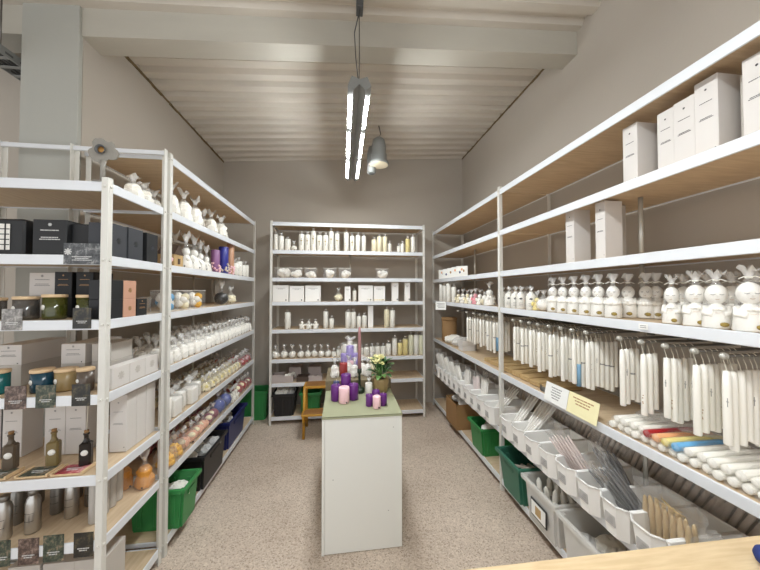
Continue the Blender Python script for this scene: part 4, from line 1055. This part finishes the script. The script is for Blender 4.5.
# labelled bottle-shaped candles
RZJ = .75
def jug(loc, label, proto=None):
    if proto: return dup(proto, loc, RZJ, label)
    t = thing('bottle_candle', label, 'candle', loc, RZJ, 'labelled bottle candles')
    b = MB(); b.lathe([(.029, 0), (.031, .004), (.031, .085), (.022, .103), (.012, .108), (.012, .118), (0, .119)], WAX, 18); part('candle_body', b, t)
    b = MB(); b.ball((-.0305, -.006, .07), .0095, DOT, 1, (.3, 1.2, .8)); 
    for k in range(3): b.box(-.0335, -.030, -.018, .008, .04-.01*k, .042-.01*k, INK)
    part('oval_label', b, t, 'dark oval label')
    part('cellophane_wrapper', bag_mb(.033, .11, .04, 12, 5), t)
    return t
pj = None
for i, (px, X) in enumerate(((502.5, 1.235), (509, 1.235), (515.5, 1.235), (521, 1.235), (531, 1.235), (512, 1.33), (526, 1.33))):
    lb = 'white bottle-shaped wrapped candle with dark oval label, %s' % (('%s right of the right post, front row' % nth(i)) if i < 5 else ('rear row, %s one' % ('left', 'right')[i-5]))
    o = jug((X, fy(px, X), 1.378), lb, pj); pj = pj or o
make_lump(.03, YELLOW, 'figure', 'pale yellow bagged candle between bottle candles and round-headed figures', 'candle', 'bagged_candle', None, loc=(1.245, fy(537, 1.245), 1.378), tuft=.04, seed=95)
make_lump(.04, WAXB, 'rough', 'white lumpy bagged candle left of the round-headed figures', 'candle', 'bagged_candle', None, loc=(1.245, fy(543.5, 1.245), 1.378), tuft=.04, seed=96)
def angel(loc, label, style, proto=None, rz=0, group=None, sc=None):
    if proto: return dup(proto, loc, rz, label, group, sc)
    t = thing('figure_candle', label, 'candle', loc, rz, group)
    b = MB()
    if style == 'A':   # round head, folded arms
        b.lathe([(.036, 0), (.038, .006), (.037, .04), (.032, .072), (.024, .086), (.014, .092)], WAXB, 20)
        for s in (-1, 1): b.tube([(s*.027, .004, .082), (s*.030, -.016, .066), (s*.006, -.036, .064)], .010, WAXB, 8)
        b.ball((0, -.037, .066), .010, WAXB, 2)
        part('robe', b, t)
        b = MB(); b.ball((0, 0, .114), .0285, WAXB, 3, (1, .95, 1))
        b.ball((0, -.0275, .110), .004, WAXB, 1)
        for s in (-1, 1): b.tube([(s*.016, -.0238, .117), (s*.011, -.0262, .115), (s*.006, -.0268, .117)], .0011, INKD, 5)
        b.tube([(-.005, -.0262, .102), (0, -.0268, .1005), (.005, -.0262, .102)], .0009, INKGO, 5)
        part('head', b, t)
        hh, rr = .143, .040
        st = (.012, -.0372, .018)
    else:              # oval face, wide robe
        b.lathe([(.043, 0), (.045, .005), (.040, .05), (.030, .078), (.016, .088), (.012, .094)], WAXB, 20, fn=lambda a, i: 1+.03*math.cos(7*a))
        for s in (-1, 1): b.tube([(s*.030, 0, .078), (s*.036, -.014, .055), (s*.012, -.034, .052)], .012, WAXB, 8)
        part('robe', b, t)
        b = MB(); [b.ball((q_*.009, -.037, .073), .009, WAXB, 2, (1.1, .5, .8)) for q_ in (-1, 1)]; b.ball((0, -.040, .073), .004, WAXB, 1); b.tube([(-.011, -.040, .060), (0, -.043, .057), (.011, -.040, .060)], .0012, TAUPEW, 5); part('collar_bow', b, t)
        b = MB(); b.ball((0, 0, .126), .034, WAXB, 3, (1, .9, 1.12))
        b.ball((0, -.031, .120), .0045, WAXB, 1)
        for s in (-1, 1): b.tube([(s*.019, -.0262, .127), (s*.013, -.0292, .1245), (s*.006, -.0306, .127)], .0012, INK, 5)
        b.tube([(-.006, -.029, .109), (0, -.0302, .107), (.006, -.029, .109)], .001, INKGO, 5)
        part('head', b, t)
        hh, rr = .164, .046
        st = (.016, -.0445, .016)
    b = MB(); b.ball(st, .0115, STICKER, 2, (1.2, .25, .75)); part('gold_sticker', b, t, 'oval gold sticker')
    pf = [(.040, .002), (.042, .04), (.040, .07), (.033, .088), (.0325, .114), (.027, .134), (.012, .145)] if style == 'A' else [(.047, .002), (.046, .04), (.040, .07), (.037, .095), (.039, .126), (.032, .150), (.016, .164)]
    part('cellophane_wrapper', bag_mb(rr, hh-.004, .05, 16, 7 if style == 'A' else 8, prof=pf), t)
    b = MB(); z = hh+.015
    b.lathe([(.0095, z-.003), (.011, z), (.0095, z+.003)], RIBBON, 12)
    for s in (-1, 1): b.tube([(0, -.009, z), (s*.012, -.014, z+.004), (s*.030, -.014, z-.004)], .0016, RIBBON, 5)
    part('ribbon', b, t)
    return t
RZF = -1.05
pa = None
for i, px in enumerate((553, 563, 574, 586, 598.5, 613)):
    lb = 'round-headed white angel candle in cellophane, %s from the left on the right shelf' % nth(i, 6)
    o = angel((1.245, fy(px, 1.245), 1.378), lb, 'A', pa, RZF, 'round-headed angel candles'); pa = pa or o
    o.scale = (.86, .86, 1.02)
for i, (px, X) in enumerate(((628, 1.33), (646, 1.37), (656, 1.40))):
    angel((X, fy(px, X), 1.378), 'round-headed white angel candle set back behind the front row, %s one' % ('left', 'middle', 'right')[i], 'A', pa, RZF, 'angel candles set back', (.86, .86, 1.02))
pb = None
for i, (px, X, s) in enumerate(((671.5, 1.245, .93), (695.5, 1.245, 1), (716, 1.235, 1), (749, 1.235, 1.04))):
    lb = 'oval-faced white angel candle with gold sticker, %s from the left at the front right' % nth(i, 4)
    o = angel((X, fy(px, X), 1.378), lb, 'B', pb, RZF + .1*i, 'oval-faced angel candles'); pb = pb or o
    o.scale = (s*.77, s*.77, s*.88) if i else (.62, .70, .84)
for i, (px, X) in enumerate(((684, 1.335), (708, 1.345), (732, 1.335), (757, 1.34))):
    angel((X, fy(px, X), 1.378), 'oval-faced white angel candle in the second row, %s from the left' % nth(i, 4), 'B', pb, RZF, 'second row of angel candles', (.76, .76, .86))
# small price tickets on lips
b = MB(); b.box(-.001, .001, -.06, .06, -.09, .006, PAPER); 
for k in range(4): b.box(-.0016, -.0008, -.045, .045-.015*(k % 2), -.02-.015*k, -.014-.015*k, INK)
single('price_sheet', b, 'white printed sheet hanging from the far right shelf edge', 'sign', (XR-.062, fy(445, XR)-.03, 1.378-.004), 1.05)
b = MB(); b.box(-.0006, .0006, -.018, .018, 0, .022, PAPER); b.box(-.001, -.0005, -.012, .012, .013, .016, INK); b.box(-.001, -.0005, -.012, .012, .006, .009, INK)
single('price_ticket', b, 'tiny white price ticket on the shelf edge below the angels', 'sign', (XR-.002, fy(643, XR), 1.378-.03))

# hanging taper candles
def taper_mb(L, var):
    b = MB(); r = .0112
    b.lathe([(r*.9, -L), (r, -L+.003), (r, -L*.35), (r*.8, -L*.16), (r*.35, -.045), (0, -.04)], WAX, 12)
    if var == 1:
        b.box(-.0009, .0009, -r-.0006, -r+.003, -L*.56, -L*.46, INK); b.box(-.003, .003, -r-.0004, -r+.003, -L*.505, -L*.498, INK)
    if var == 2:
        for k in range(6): b.ball((random.uniform(-.006, .006), -r*.88, -L*(.55+.022*k)), .0024, (INK, INKGO)[k % 2], 1, (1.3, .5, .8))
    if var == 3:
        for k in range(7): b.ball((random.uniform(-.007, .007), -r*.85, -L*(.72+.018*k)), .0026, INKGO, 1, (1, .5, 1))
    if var == 4: b.lathe([(r*1.02, -L-.001), (r*1.03, -L*.6), (r*.9, -L*.6)], mat('pale_blue_wax', (136, 182, 216), .4), 12)
    if var == 5:
        b.lathe([(r*1.03, -L*.58), (r*1.05, -L*.57), (r*1.03, -L*.56)], INK, 12, caps=False)
        b.ball((0, -r, -L*.57), .004, INK, 1)
    return b
TL = .285
TM = [taper_mb(TL, v).mesh('candle_body') for v in range(6)]
def loop_mb():
    b = MB(); pts = [(0, 0, -.045)] + [(.0 + .012*math.sin(a), 0, .0 - .014 + .016*(1-math.cos(a))*.5*1.6) for a in [PI*.1*k for k in range(1, 11)]]
    b.tube([(0, 0, -.046), (.002, 0, -.03), (.008, 0, -.012), (.010, 0, .002), (.006, 0, .010), (-.002, 0, .0105), (-.008, 0, .004)], .0013, WICK, 5)
    return b
WL = loop_mb().mesh('wick')
ROD_Z = 1.29
rods = [(3.0, 0), (2.78, 7), (2.62, 7), (2.50, 7), (2.38, 7), (2.27, 6), (1.985, 7), (1.89, 7), (1.80, 6), (1.715, 7), (1.615, 7), (1.52, 7), (1.437, 7), (1.345, 7), (1.164, 4), (1.069, 3), (.978, 5), (.884, 7), (.803, 8)]
def rodmesh():
    b = MB(); b.tube([(0, 0, 0), (.385, 0, 0)], .0055, WIRE, 8)
    b.ball((-.002, 0, 0), .0105, STEELG, 2); b.lathe([(.012, 0), (.012, .006)], STEELG, 12, (.0, 0, 0), axis=Matrix.Rotation(PI/2, 3, 'Y'))
    return b
RM = rodmesh().mesh('rod'); CM = MB().box(.372, .386, -.014, .014, -.02, .075, WIRE).mesh('bracket')
rnd = random.Random(11)
for i, (y, n) in enumerate(rods):
    where = ('%s from the far end' % nth(i)) if i < 10 else ('%s from the near end' % nth(len(rods)-1-i))
    t = thing('display_peg', 'steel display peg under the right shelf, %s' % where, 'peg', (1.225, y, ROD_Z), 0, 'display pegs under the right shelf')
    link('rod', RM, t); link('bracket', CM, t)
    for k in range(n):
        v = rnd.choice((0, 0, 1, 2, 5, 5)) if i < 15 else rnd.choice((0, 1, 1, 3, 3))
        if i in (5, 12) and k == 1: v = 4
        x = 1.234 + k*(.026 if i < 14 else .0255)+ rnd.uniform(0, .003)
        ds = {0: 'plain white', 1: 'white taper with a small cross', 2: 'white taper with floral print', 3: 'white taper with gold flowers', 4: 'white and sky blue', 5: 'white taper with a grey band'}[v]
        ds = ds if 'taper' in ds else ds + ' taper'
        o = thing('taper_candle', '%s hanging %s on the peg %s' % (ds, ('foremost', 'second', 'third', 'fourth', 'fifth', 'sixth', 'seventh', 'eighth')[k], where), 'candle', (x, y + rnd.uniform(-.004, .004) , ROD_Z-.0045), 0, 'taper candles hanging on pegs')
        cb = link('candle_body', TM[v], o, (0, (.0), 0), -1.0+rnd.uniform(-.3, .3)); link('wick', WL, o, (0, 0, 0), PI/2)
        sl = rnd.uniform(.94, 1.06); o.scale = (1, 1, sl)
# z .885 far: wicker box, bagged packs, cartons
t = thing('wicker_box', 'round tan wicker box with lid at the far right', 'box', (1.315, 3.50, .885)); t.scale = (.85, .85, .95)
b = MB(); b.lathe([(.10, 0), (.105, .01), (.105, .27), (0, .27)], KRAFT, 24); part('body', b, t)
b = MB(); b.lathe([(.109, .271), (.112, .275), (.112, .30), (.105, .305), (0, .308)], KRAFT, 24); part('lid', b, t)
for k in range(2): crumple(.22, .16, .10, FILMT if k else WAX, 'crumpled clear bag of white candles beside the wicker box, %s one' % ('front', 'rear')[k], 'packet', 'bag', (1.29+.02*k, 3.28-.17*k+.0, .885), seed=90+k)
for k in range(2): boxthing((1.29, 2.93, .885+.052*k), .14, .11, .05, CARD, '%s flat white carton stacked beside the hanging tapers at the far right' % ('lower', 'upper')[k], text=False)
for k in range(9):
    b = MB()
    y = 2.42-k*.105
    for j in range(2): b.box(-.12, .12, -.042, .042, .002+.016*j, .016+.016*j, KRAFTL, .002)
    single('wooden_slat_pack', b, 'flat tan wooden pack on the board under the tapers, %s from the far end' % nth(k), 'pack', (1.36, y, .885), .12, 'tan packs under the tapers') if k < 8 else b.bm.free()
b = MB()
for k in range(5): b.tube([(.045*math.cos(a*PI/8), .045*math.sin(a*PI/8), .004+.006*k) for a in range(17)], .003, WIRE, 5)
single('wire_coil', b, 'coil of grey wire lying on the right shelf left of the cards', 'coil', (1.26, 1.665, .886))
# two cards on the shelf edge
def lipcard(y0, y1, z0, h, m, label, ink, rows, seed):
    b = MB(); w = abs(y1-y0); b.box(-.0008, .0008, -w/2, w/2, 0, h, m)
    b.dashes((-.0012, 0, h*.8), (0, -1, 0), (0, 0, 1), w*.75, rows, ink, .006, .014, seed=seed)
    o = single('notice_card', b, label, 'card', (XR-.012, (y0+y1)/2, z0), 0); o.rotation_euler = (0, math.radians(12), 0); return o
lipcard(1.60, 1.428, .868, .105, PAPER, 'white notice card with small print leaning on the right shelf edge', INK, (.6, .5, .6, .5, .4), 1)
lipcard(1.425, 1.24, .868, .105, PAPERY, 'cream yellow handwritten notice card leaning on the right shelf edge', INKGO, (.9, .7, .6), 2)
# lying wrapped tapers at the near end
def lying(loc, m, label, r=.0145, L=.27, rz=0, wrap=True):
    t = thing('wrapped_taper', label, 'candle', loc, rz, 'wrapped tapers lying on the right shelf')
    k = ('lying', m.name)
    if k not in CACHE:
        b = MB(); b.lathe([(0, 0), (r*.85, .0005), (r, .004), (r, L*.7), (r*.6, L*.95), (0, L)], m, 12, axis=Matrix.Rotation(PI/2, 3, 'Y')); CACHE[k] = b.mesh('candle_body')
    link('candle_body', CACHE[k], t)
    k2 = ('lyingfilm',)
    if k2 not in CACHE:
        b = MB(); rr = random.Random(5)
        b.lathe([(r*.9, -.012), (r*1.1, -.003), (r*1.06, .02), (r*1.1, L*.5), (r*1.05, L*.8), (r*.5, L+.012)], FILM, 10, axis=Matrix.Rotation(PI/2, 3, 'Y'), caps=False, fn=lambda a, i: 1+rr.uniform(-.12, .04)); CACHE[k2] = b.mesh('film_wrapper')
    link('film_wrapper', CACHE[k2], t)
    return t
yy = 1.195; i = 0
colr = {4: None}
seq = [WAX]*6
y = 1.19
for i in range(16):
    m = WAX
    lying((1.203+random.uniform(0, .012), y, .885+.0165), m, 'white film-wrapped taper lying in the bottom layer, %s from the far end' % nth(i)); y -= .034
tops = [(1.173, WAX), (1.139, WAX), (1.105, WAX), (1.071, WAX), (1.037, RED), (1.003, ORANGE), (.969, YELLOW), (.935, SKY), (.901, WAX), (.867, WAX), (.833, WAX), (.799, WAX), (.765, WAX), (.731, WAX)]
for i, (y, m) in enumerate(tops):
    c = {'white_wax': 'white', 'red_wax': 'red', 'apricot_wax': 'apricot orange', 'pale_yellow_wax': 'pale yellow', 'sky_blue_wax': 'sky blue'}[m.name]
    lying((1.208 + (random.uniform(0, .014) if m is WAX else -.004), y, .885+.0165+.029), m, '%s film-wrapped taper lying on top of the pile, %s from the far end' % (c, nth(i)))
# folded clear bags on top back of pile
for k, (x, y) in enumerate(((1.36, 1.10), (1.40, .97))): crumple(.20, .12, .035, BAGF, 'crumpled clear bag lying on the wrapped tapers, %s one' % ('farther', 'nearer')[k], 'clear_bag', 'bag', (x, y, .885+.062), seed=100+k)

# white bins on the bin shelf
def bin_mb():
    b = MB(); T = .003
    def ring(z, k, ins):
        x0, x1, w = -.185+.02*(1-k)*4+ins, .155-ins, .064*k-ins
        c = .03
        return [b.bm.verts.new(q+(z,)) for q in ((x0, w-c), (x0, -w+c), (x0+c, -w), (x1, -w), (x1, w), (x0+c, w))]
    rr = [ring(0, .84, 0), ring(.138, 1, 0), ring(.138, 1, T), ring(T, .84, T)]
    for A, B in zip(rr, rr[1:]):
        for k in range(6): b.face([A[k], A[(k+1) % 6], B[(k+1) % 6], B[k]], BINW)
    b.face(rr[0][::-1], BINW); b.face(rr[3], BINW)
    return b
def rim_mb():
    b = MB(); c = .03
    pl = [(-.187, .064-c), (-.187, -.064+c), (-.157, -.065), (.157, -.065), (.157, .065), (-.157, .065), (-.187, .064-c)]
    for p, q in zip(pl, pl[1:]): b.tube([(*p, .139), (*q, .139)], .0044, BINW, 6)
    return b
BM_, RMM = bin_mb().mesh('tub'), rim_mb().mesh('rim')
LBM = MB().box(-.1815, -.176, -.024, .024, .045, .09, BINI, .001)
for k in range(3): LBM.box(-.1822, -.181, -.016, .012-.006*k, .056+.01*k, .060+.01*k, INK)
LBM = LBM.mesh('label_holder')
SLEEVE = {}
def bundle(loc, n, m, L, label, lean=(0, 0), r=.007, bag=True, seed=0, name='taper_bundle', cat='candles', fan=.15, group=None, rows=2):
    """clear bag of thin tapers; base at loc, leaning by (rx,ry)"""
    rn = random.Random(seed); t = thing(name, label, cat, loc, 0, group)
    M_ = Matrix.Rotation(lean[0], 3, 'X') @ Matrix.Rotation(lean[1], 3, 'Y')
    for k in range(n):
        a = (k//rows - (n/rows-1)/2); px = (k % rows - (rows-1)/2)*r*2.3 + rn.uniform(-.001, .001); py = a*r*2.3
        q = M_ @ Matrix.Rotation(-a*fan/max(n/rows, 1), 3, 'X')
        ll = L*rn.uniform(.94, 1.0)
        b = MB(); b.lathe([(r*.9, 0), (r, .002), (r, ll*.75), (r*.55, ll*.96), (0, ll)], m, 8, o=M_ @ Vector((px, py, .001)), axis=q)
        part('taper', b, t)
    if bag:
        b = MB(); w = (n/rows)*r*1.3+.008
        rings = []
        for z, k in ((-.0, 1), (L*.4, 1.08), (L*.8, 1.12), (L*1.02, 1.15), (L*1.18, 1.3)):
            dx = r*rows*1.3 + .006; ring = []
            for j in range(12):
                aa = 2*PI*j/12; ring.append(b.bm.verts.new(M_ @ Vector((dx*k*math.cos(aa)*rn.uniform(.85, 1.1), w*k*(1+fan*.5*z/L)*math.sin(aa)*rn.uniform(.9, 1.08), z))))
            rings.append(ring)
        for A, B in zip(rings, rings[1:]):
            for j in range(12): b.face([A[j], A[(j+1) % 12], B[(j+1) % 12], B[j]], BAGF)
        part('clear_bag', b, t)
    return t
binY = [1.965, 1.828, 1.69, 1.552, 1.414, 1.276, 1.138, 1.0, .862, .724]
binF = [2.215, 2.353, 2.491, 2.629, 2.767, 2.905, 3.043, 3.181, 3.319, 3.457]
def white_bin(y, label):
    t = thing('storage_bin', label, 'bin', (1.318, y, .4595), 0, 'white bins on the right shelf')
    link('tub', BM_, t); link('rim', RMM, t); link('label_holder', LBM, t); return t
for i, y in enumerate(binY): white_bin(y, 'white plastic bin on the right shelf, %s bin nearer than the white post' % nth(i))
for i, y in enumerate(binF): white_bin(y, 'white plastic bin on the right shelf, %s bin beyond the white post' % nth(i))
BZ = .465
def bundle2(base, tip, n, m, label, seed, r=.0078, rows=2, name='taper_bundle', group=None, fan=.25):
    base, tip = Vector(base), Vector(tip); d = tip-base; L = d.length; d.normalize()
    t = thing(name, label, 'candles', base, 0, group); rn = random.Random(seed)
    sx = d.cross(Vector((1, 0, 0))).normalized(); sy = d.cross(sx).normalized()
    nn = n//rows
    for k in range(n):
        a = (k//rows-(nn-1)/2); c = (k % rows-(rows-1)/2)
        p0 = sx*(a*r*2.05) + sy*(c*r*2.05); dd = (d + sx*(a*fan/nn)).normalized()
        q = dd.to_track_quat('Z', 'Y').to_matrix(); l = L*rn.uniform(.93, 1)
        b = MB(); b.lathe([(r*.9, 0), (r, .002), (r, l*.75), (r*.55, l*.96), (0, l)], m, 8, o=p0, axis=q); part('taper', b, t)
    b = MB(); w = nn*r*1.15+.004; h_ = rows*r*1.15+.004; R_ = []
    for z, k in ((0, 1), (.4, 1.06), (.8, 1.1), (1.02, 1.12), (1.16, 1.25)):
        R_.append([b.bm.verts.new(d*(L*z) + sx*(w*(k+fan*.6*z)*math.cos(2*PI*j/14)*rn.uniform(.9, 1.06)) + sy*(h_*k*math.sin(2*PI*j/14)*rn.uniform(.9, 1.1))) for j in range(14)])
    for A, B in zip(R_, R_[1:]):
        for j in range(14): b.face([A[j], A[(j+1) % 14], B[(j+1) % 14], B[j]], BAGC)
    part('clear_bag', b, t)
    return t
spec = [(0, 1, 6, WAXB, (1.19, .0, .50), (1.42, .05, .74)), (1, 1, 10, WAXB, (1.20, .02, .50), (1.46, .05, .76)), (4, 1, 15, PINKISH, (1.30, -.025, .475), (1.165, .065, .715)), (6, 1, 15, SILVERW, (1.31, -.025, .475), (1.165, .085, .70)),
        (5, 1, 8, SILVERW, (1.38, -.04, .475), (1.28, .05, .72)), (0, 0, 8, WAXB, (1.19, 0, .5), (1.40, .02, .72)), (2, 0, 8, WAXB, (1.24, -.02, .475), (1.30, .06, .72)), (3, 0, 8, PINKISH, (1.25, -.02, .475), (1.27, .05, .70)), (4, 0, 8, WAXB, (1.22, 0, .475), (1.25, .05, .72)),
        (5, 0, 8, WAXB, (1.22, -.03, .475), (1.19, .06, .73)), (6, 0, 8, WAXB, (1.22, -.03, .475), (1.17, .05, .74)), (7, 0, 8, WAXB, (1.22, -.03, .475), (1.16, .05, .76)), (8, 0, 8, WAXB, (1.22, -.03, .475), (1.15, .05, .77)), (9, 0, 8, WAXB, (1.22, -.03, .475), (1.16, .04, .75))]
for i, (k, near, n, m, bs, tp) in enumerate(spec):
    y = (binY if near else binF)[k]
    c = {'bright_white_wax': 'white', 'pinkish_white_wax': 'pinkish white', 'silver_wax': 'silver grey'}[m.name]
    bundle2((bs[0], y+bs[1], bs[2]), (tp[0], y+tp[1], tp[2]), n, m, rows=3 if n == 15 else 2, label= 'bagged bundle of %s tapers in the %s white bin %s the post' % (c, nth(k), 'nearer than' if near else 'beyond'), seed=i)
# beige bundle upright with string
t = bundle((1.255, .995, BZ), 14, BEIGEW, .205, 'bag of thick beige tapers tied with string in a near white bin', (0.0, -.05), r=.0105, seed=50, fan=.05, rows=2)
b = MB(); rn = random.Random(4)
for k in range(12): b.tube([(rn.uniform(-.015, .015), rn.uniform(-.055, .055), .19), (rn.uniform(-.02, .02), rn.uniform(-.06, .06), .205), (rn.uniform(-.015, .015), rn.uniform(-.055, .055), .194)], .0012, STRING, 5)
part('string_loops', b, t, 'natural string loops')
crumple(.14, .11, .20, BAGC, 'crumpled clear bag beside the beige tapers', 'clear_bag', 'bag', (1.26, .862, BZ), seed=120)
# dim bundles leaning behind the bins
for i in range(12):
    y = .80 + i*.2 + (.16 if i > 6 else 0)
    bundle((1.535, y, .462), 8, TAUPEW, .30, 'dim bag of taupe tapers leaning behind the white bins, %s from the near end' % nth(i), (.42, -.02), seed=200+i, r=.0105, rows=1, fan=.2, group='bags of tapers behind the bins')
# base: cardboard box, crates, clear bins
t = thing('cardboard_box', 'open brown cardboard box on the base board at the far right', 'box', (1.33, 3.02, .088), 0)
b = MB(); w, d, h, T = .36, .30, .255, .004
b.box(-w/2, w/2, -d/2, d/2, 0, T, KRAFT); b.box(-w/2, -w/2+T, -d/2, d/2, T, h, KRAFT); b.box(w/2-T, w/2, -d/2, d/2, T, h, KRAFT); b.box(-w/2+T, w/2-T, -d/2, -d/2+T, T, h, KRAFT); b.box(-w/2+T, w/2-T, d/2-T, d/2, T, h, KRAFT)
part('carton', b, t)
for sy in (-1, 1):
    b = MB(); b.obox((0, sy*(d/2+.03), h+.012), (1, 0, 0), (0, sy*1, .35), w*.97, .07, .004, KRAFT); part('flap', b, t) if False else b.bm.free()
for k in range(3): crumple(.12, .10, .07, PAPER, 'crumpled white paper packet in the cardboard box, %s one' % ('nearest', 'middle', 'farthest')[k], 'packet', 'bag', (1.26+.03*(k % 2), 2.94+.085*k, .288), seed=130+k)
crate((1.34, 2.50, .088), .33, .25, .235, GREEN, 'green crate on the right base board beyond the white post')
for k in range(3): crumple(.13, .1, .075, PAPER if k != 1 else FILMT, 'crumpled white packet in the far right green crate, %s one' % ('nearest', 'middle', 'farthest')[k], 'packet', 'bag', (1.27+.05*k, 2.44+.05*k, .255), seed=140+k)
crate((1.32, 1.925, .088), .36, .27, .255, DGREEN, 'dark green crate on the right base board nearer than the post', taper=.84)
for k in range(4):
    b = MB(); b.lathe([(.009, 0), (.01, .002), (.01, .17), (.005, .2), (0, .205)], (TAUPEW, PINKISH)[k % 2], 10, axis=Matrix.Rotation(1.15+.1*k, 3, 'X')); single('taper_candle', b, 'loose taper lying in the dark green crate, %s from the aisle' % nth(k), 'candle', (1.24+k*.05, 2.0, .24))
for k in range(3): crumple(.12, .12, .07, BAGF if k else TAUPEW, 'crumpled bag in the dark green crate, %s one' % ('nearest the aisle', 'middle', 'rear')[k], 'packet', 'bag', (1.26+.09*k, 1.86, .22), seed=150+k)
t = crate((1.33, 1.62, .088), .36, .28, .245, CLEARP, 'large clear plastic tub with a framed label on the right base board', taper=.9, rimm=CLEARP, ribs=False, handles=False)
b = MB(); b.box(-.185, -.180, -.075, .065, .06, .16, BLACKP, .001); b.box(-.187, -.1845, -.066, .056, .07, .15, PAPER); b.box(-.1876, -.1868, -.03, .02, .085, .135, KRAFTL); part('label_frame', b, t, 'dark framed label')
rn = random.Random(9)
for k in range(9):
    t2 = MB(); t2.lathe([(.014, 0), (.015, .003), (.015, .08), (.006, .1), (0, .105)], WAX, 10)
    single('candle', t2, 'small white candle standing in the large clear tub, %s from its far end' % nth(k), 'candle', (1.22+.05*(k % 3)+.01*(k//3), 1.70-.05*(k//3)-.012*(k % 3), .24), 0, 'candles in the clear tub').rotation_euler = (rn.uniform(-.3, .3), rn.uniform(-.3, .3), 0)
crumple(.28, .2, .13, BAGF, 'crumpled clear bag filling the large clear tub', 'clear_bag', 'bag', (1.34, 1.60, .11), seed=160)
t = crate((1.33, 1.30, .088), .36, .30, .235, CLEARP, 'second clear plastic tub nearest the wooden counter', taper=.9, rimm=CLEARP, ribs=False, handles=False)
for k in range(4): crumple(.13, .11, .08, WAX if k % 2 else FILMT, 'crumpled white packet in the near clear tub, %s from its far end' % nth(k), 'packet', 'bag', (1.25+.08*(k % 2), 1.39-.06*k, .15+.03*(k % 2)), seed=170+k)
crate((1.33, .95, .088), .36, .30, .235, CLEARP, 'third clear plastic tub hidden below the near bins', taper=.9, rimm=CLEARP, ribs=False, handles=False)

# ------------------------------------------------------------------ counter in the foreground
t = thing('counter', 'light oak service counter in the bottom right foreground', 'counter', (0, 0, 0))
b = MB(); b.box(-.05, 1.14, .18, .6205, .862, .90, COUNTER, .003); part('counter_top', b, t)
b = MB(); b.box(-.03, 1.12, .22, .57, 0, .861, CABIN, .002); part('counter_body', b, t); t.rotation_euler = (0, 0, -.0105)
q = P(766, 556, Z=.93)
b = MB(); rn = random.Random(2)
b.ball((0, 0, .022), .026, POUCHB, 3, (1, 1, .85), .03, rn)
for k in range(6): b.ball((.02*math.cos(k), -.02*math.sin(k), .03), .003, INKW, 1)
single('trinket_pouch', b, 'small dark blue cloth pouch on the oak counter', 'pouch', (q.x+.014, q.y, .9005))

# ------------------------------------------------------------------ lamps
def strip_lamp(x, y0, y1, z, label, hooks):
    t = thing('strip_light', label, 'lamp', (x, y0, z)); L = y1-y0
    # body: V-shaped back-to-back reflector
    b = MB()
    pol = [(-.069, .014), (-.036, -.012), (-.018, .004), (0, .022), (.018, .004), (.036, -.012), (.069, .014), (.046, .070), (0, .052), (-.046, .070)]
    b.prism(pol, 0, L, LAMPG, Matrix(((1, 0, 0), (0, 0, 1), (0, 1, 0)))); part('housing', b, t)
    for s in (-1, 1):
        for k in range(3):
            b = MB(); a, c = (.09 if k == 0 else .045)+k*(L-.03)/3, .03+(k+1)*(L-.03)/3-.075
            b.obox((s*.052, (a+c)/2, -.004), (0, 1, 0), (s*.033, 0, .007), c-a, .019, .004, TUBE); part('tube', b, t, 'glowing tube section')
    for yh in hooks:
        b = MB(); b.tube([(0, yh, .06), (.003, yh-.02, .2), (-.004, yh-.09, ceil(x)-z+.01)], .003, WIRE, 6); part('suspension_wire', b, t)
    return t
lamp = strip_lamp(.097, 1.69, 3.13, 2.69, 'hanging twin strip light with glowing tubes above the aisle', (.1, 1.3))
b = MB(); b.box(-.02, .02, -.02, .05, ceil(.078)-2.69-.075, ceil(.078)-2.69, LAMPD, .003); part('ceiling_bracket', b, lamp, 'dark ceiling bracket', (0, .0, 0))
b = MB(); b.tube([(.004, .0, ceil(.078)-2.69-.06), (-.03, .04, .36), (-.02, .06, .22), (.0, .08, .06)], .0035, LAMPD, 6); part('power_cord', b, lamp)
strip_lamp(.10, -.35, 1.15, 2.69, 'unseen twin strip light assumed to hang over the counter', (.1, 1.3))  # unseen lamp assumed out of view, for light from the camera side
t = thing('spotlight', 'grey industrial spotlight hanging below the ceiling deck', 'lamp', (.378, 3.05, 0))
cz = ceil(.378)
b = MB(); b.lathe([(.105, 2.835), (.108, 2.84), (.103, 2.865), (.085, 2.885), (.084, 2.945), (.076, 2.955), (.078, 3.03), (.062, 3.10), (.03, 3.128), (0, 3.132)], LAMPG, 24, axis=None); part('body', b, t)
b = MB(); b.lathe([(.098, 2.832), (.098, 2.836), (0, 2.836)], SPOTL, 24); part('lens', b, t, 'cream lens')
b = MB(); b.tube([(0, 0, 3.12), (.02, 0, 3.17), (0, 0, cz)], .006, WIRE, 6); part('hook', b, t)
b = MB(); b.lathe([(.04, 2.775), (.048, 2.785), (.05, 2.98), (.03, 3.06)], LAMPG, 14, (-.07, .08, 0)); b.lathe([(.03, 2.77), (.03, 2.776)], LAMPD, 12, (-.07, .08, 0)); part('ballast', b, t, 'dark ballast cylinder')

# ------------------------------------------------------------------ light and world
WORLD = 0.95
w = bpy.data.worlds.new('shop'); scene.world = w; w.use_nodes = True
w.node_tree.nodes['Background'].inputs['Color'].default_value = (.97, .985, 1, 1)
w.node_tree.nodes['Background'].inputs['Strength'].default_value = WORLD
scene.view_settings.view_transform = 'Standard'; scene.view_settings.look = 'None'
scene.view_settings.gamma = 1; scene.view_settings.use_curve_mapping = False
scene.view_settings.exposure = 0.45
scene.cycles.transparent_max_bounces = 24
scene.cycles.max_bounces = 10
scene.cycles.diffuse_bounces = 7
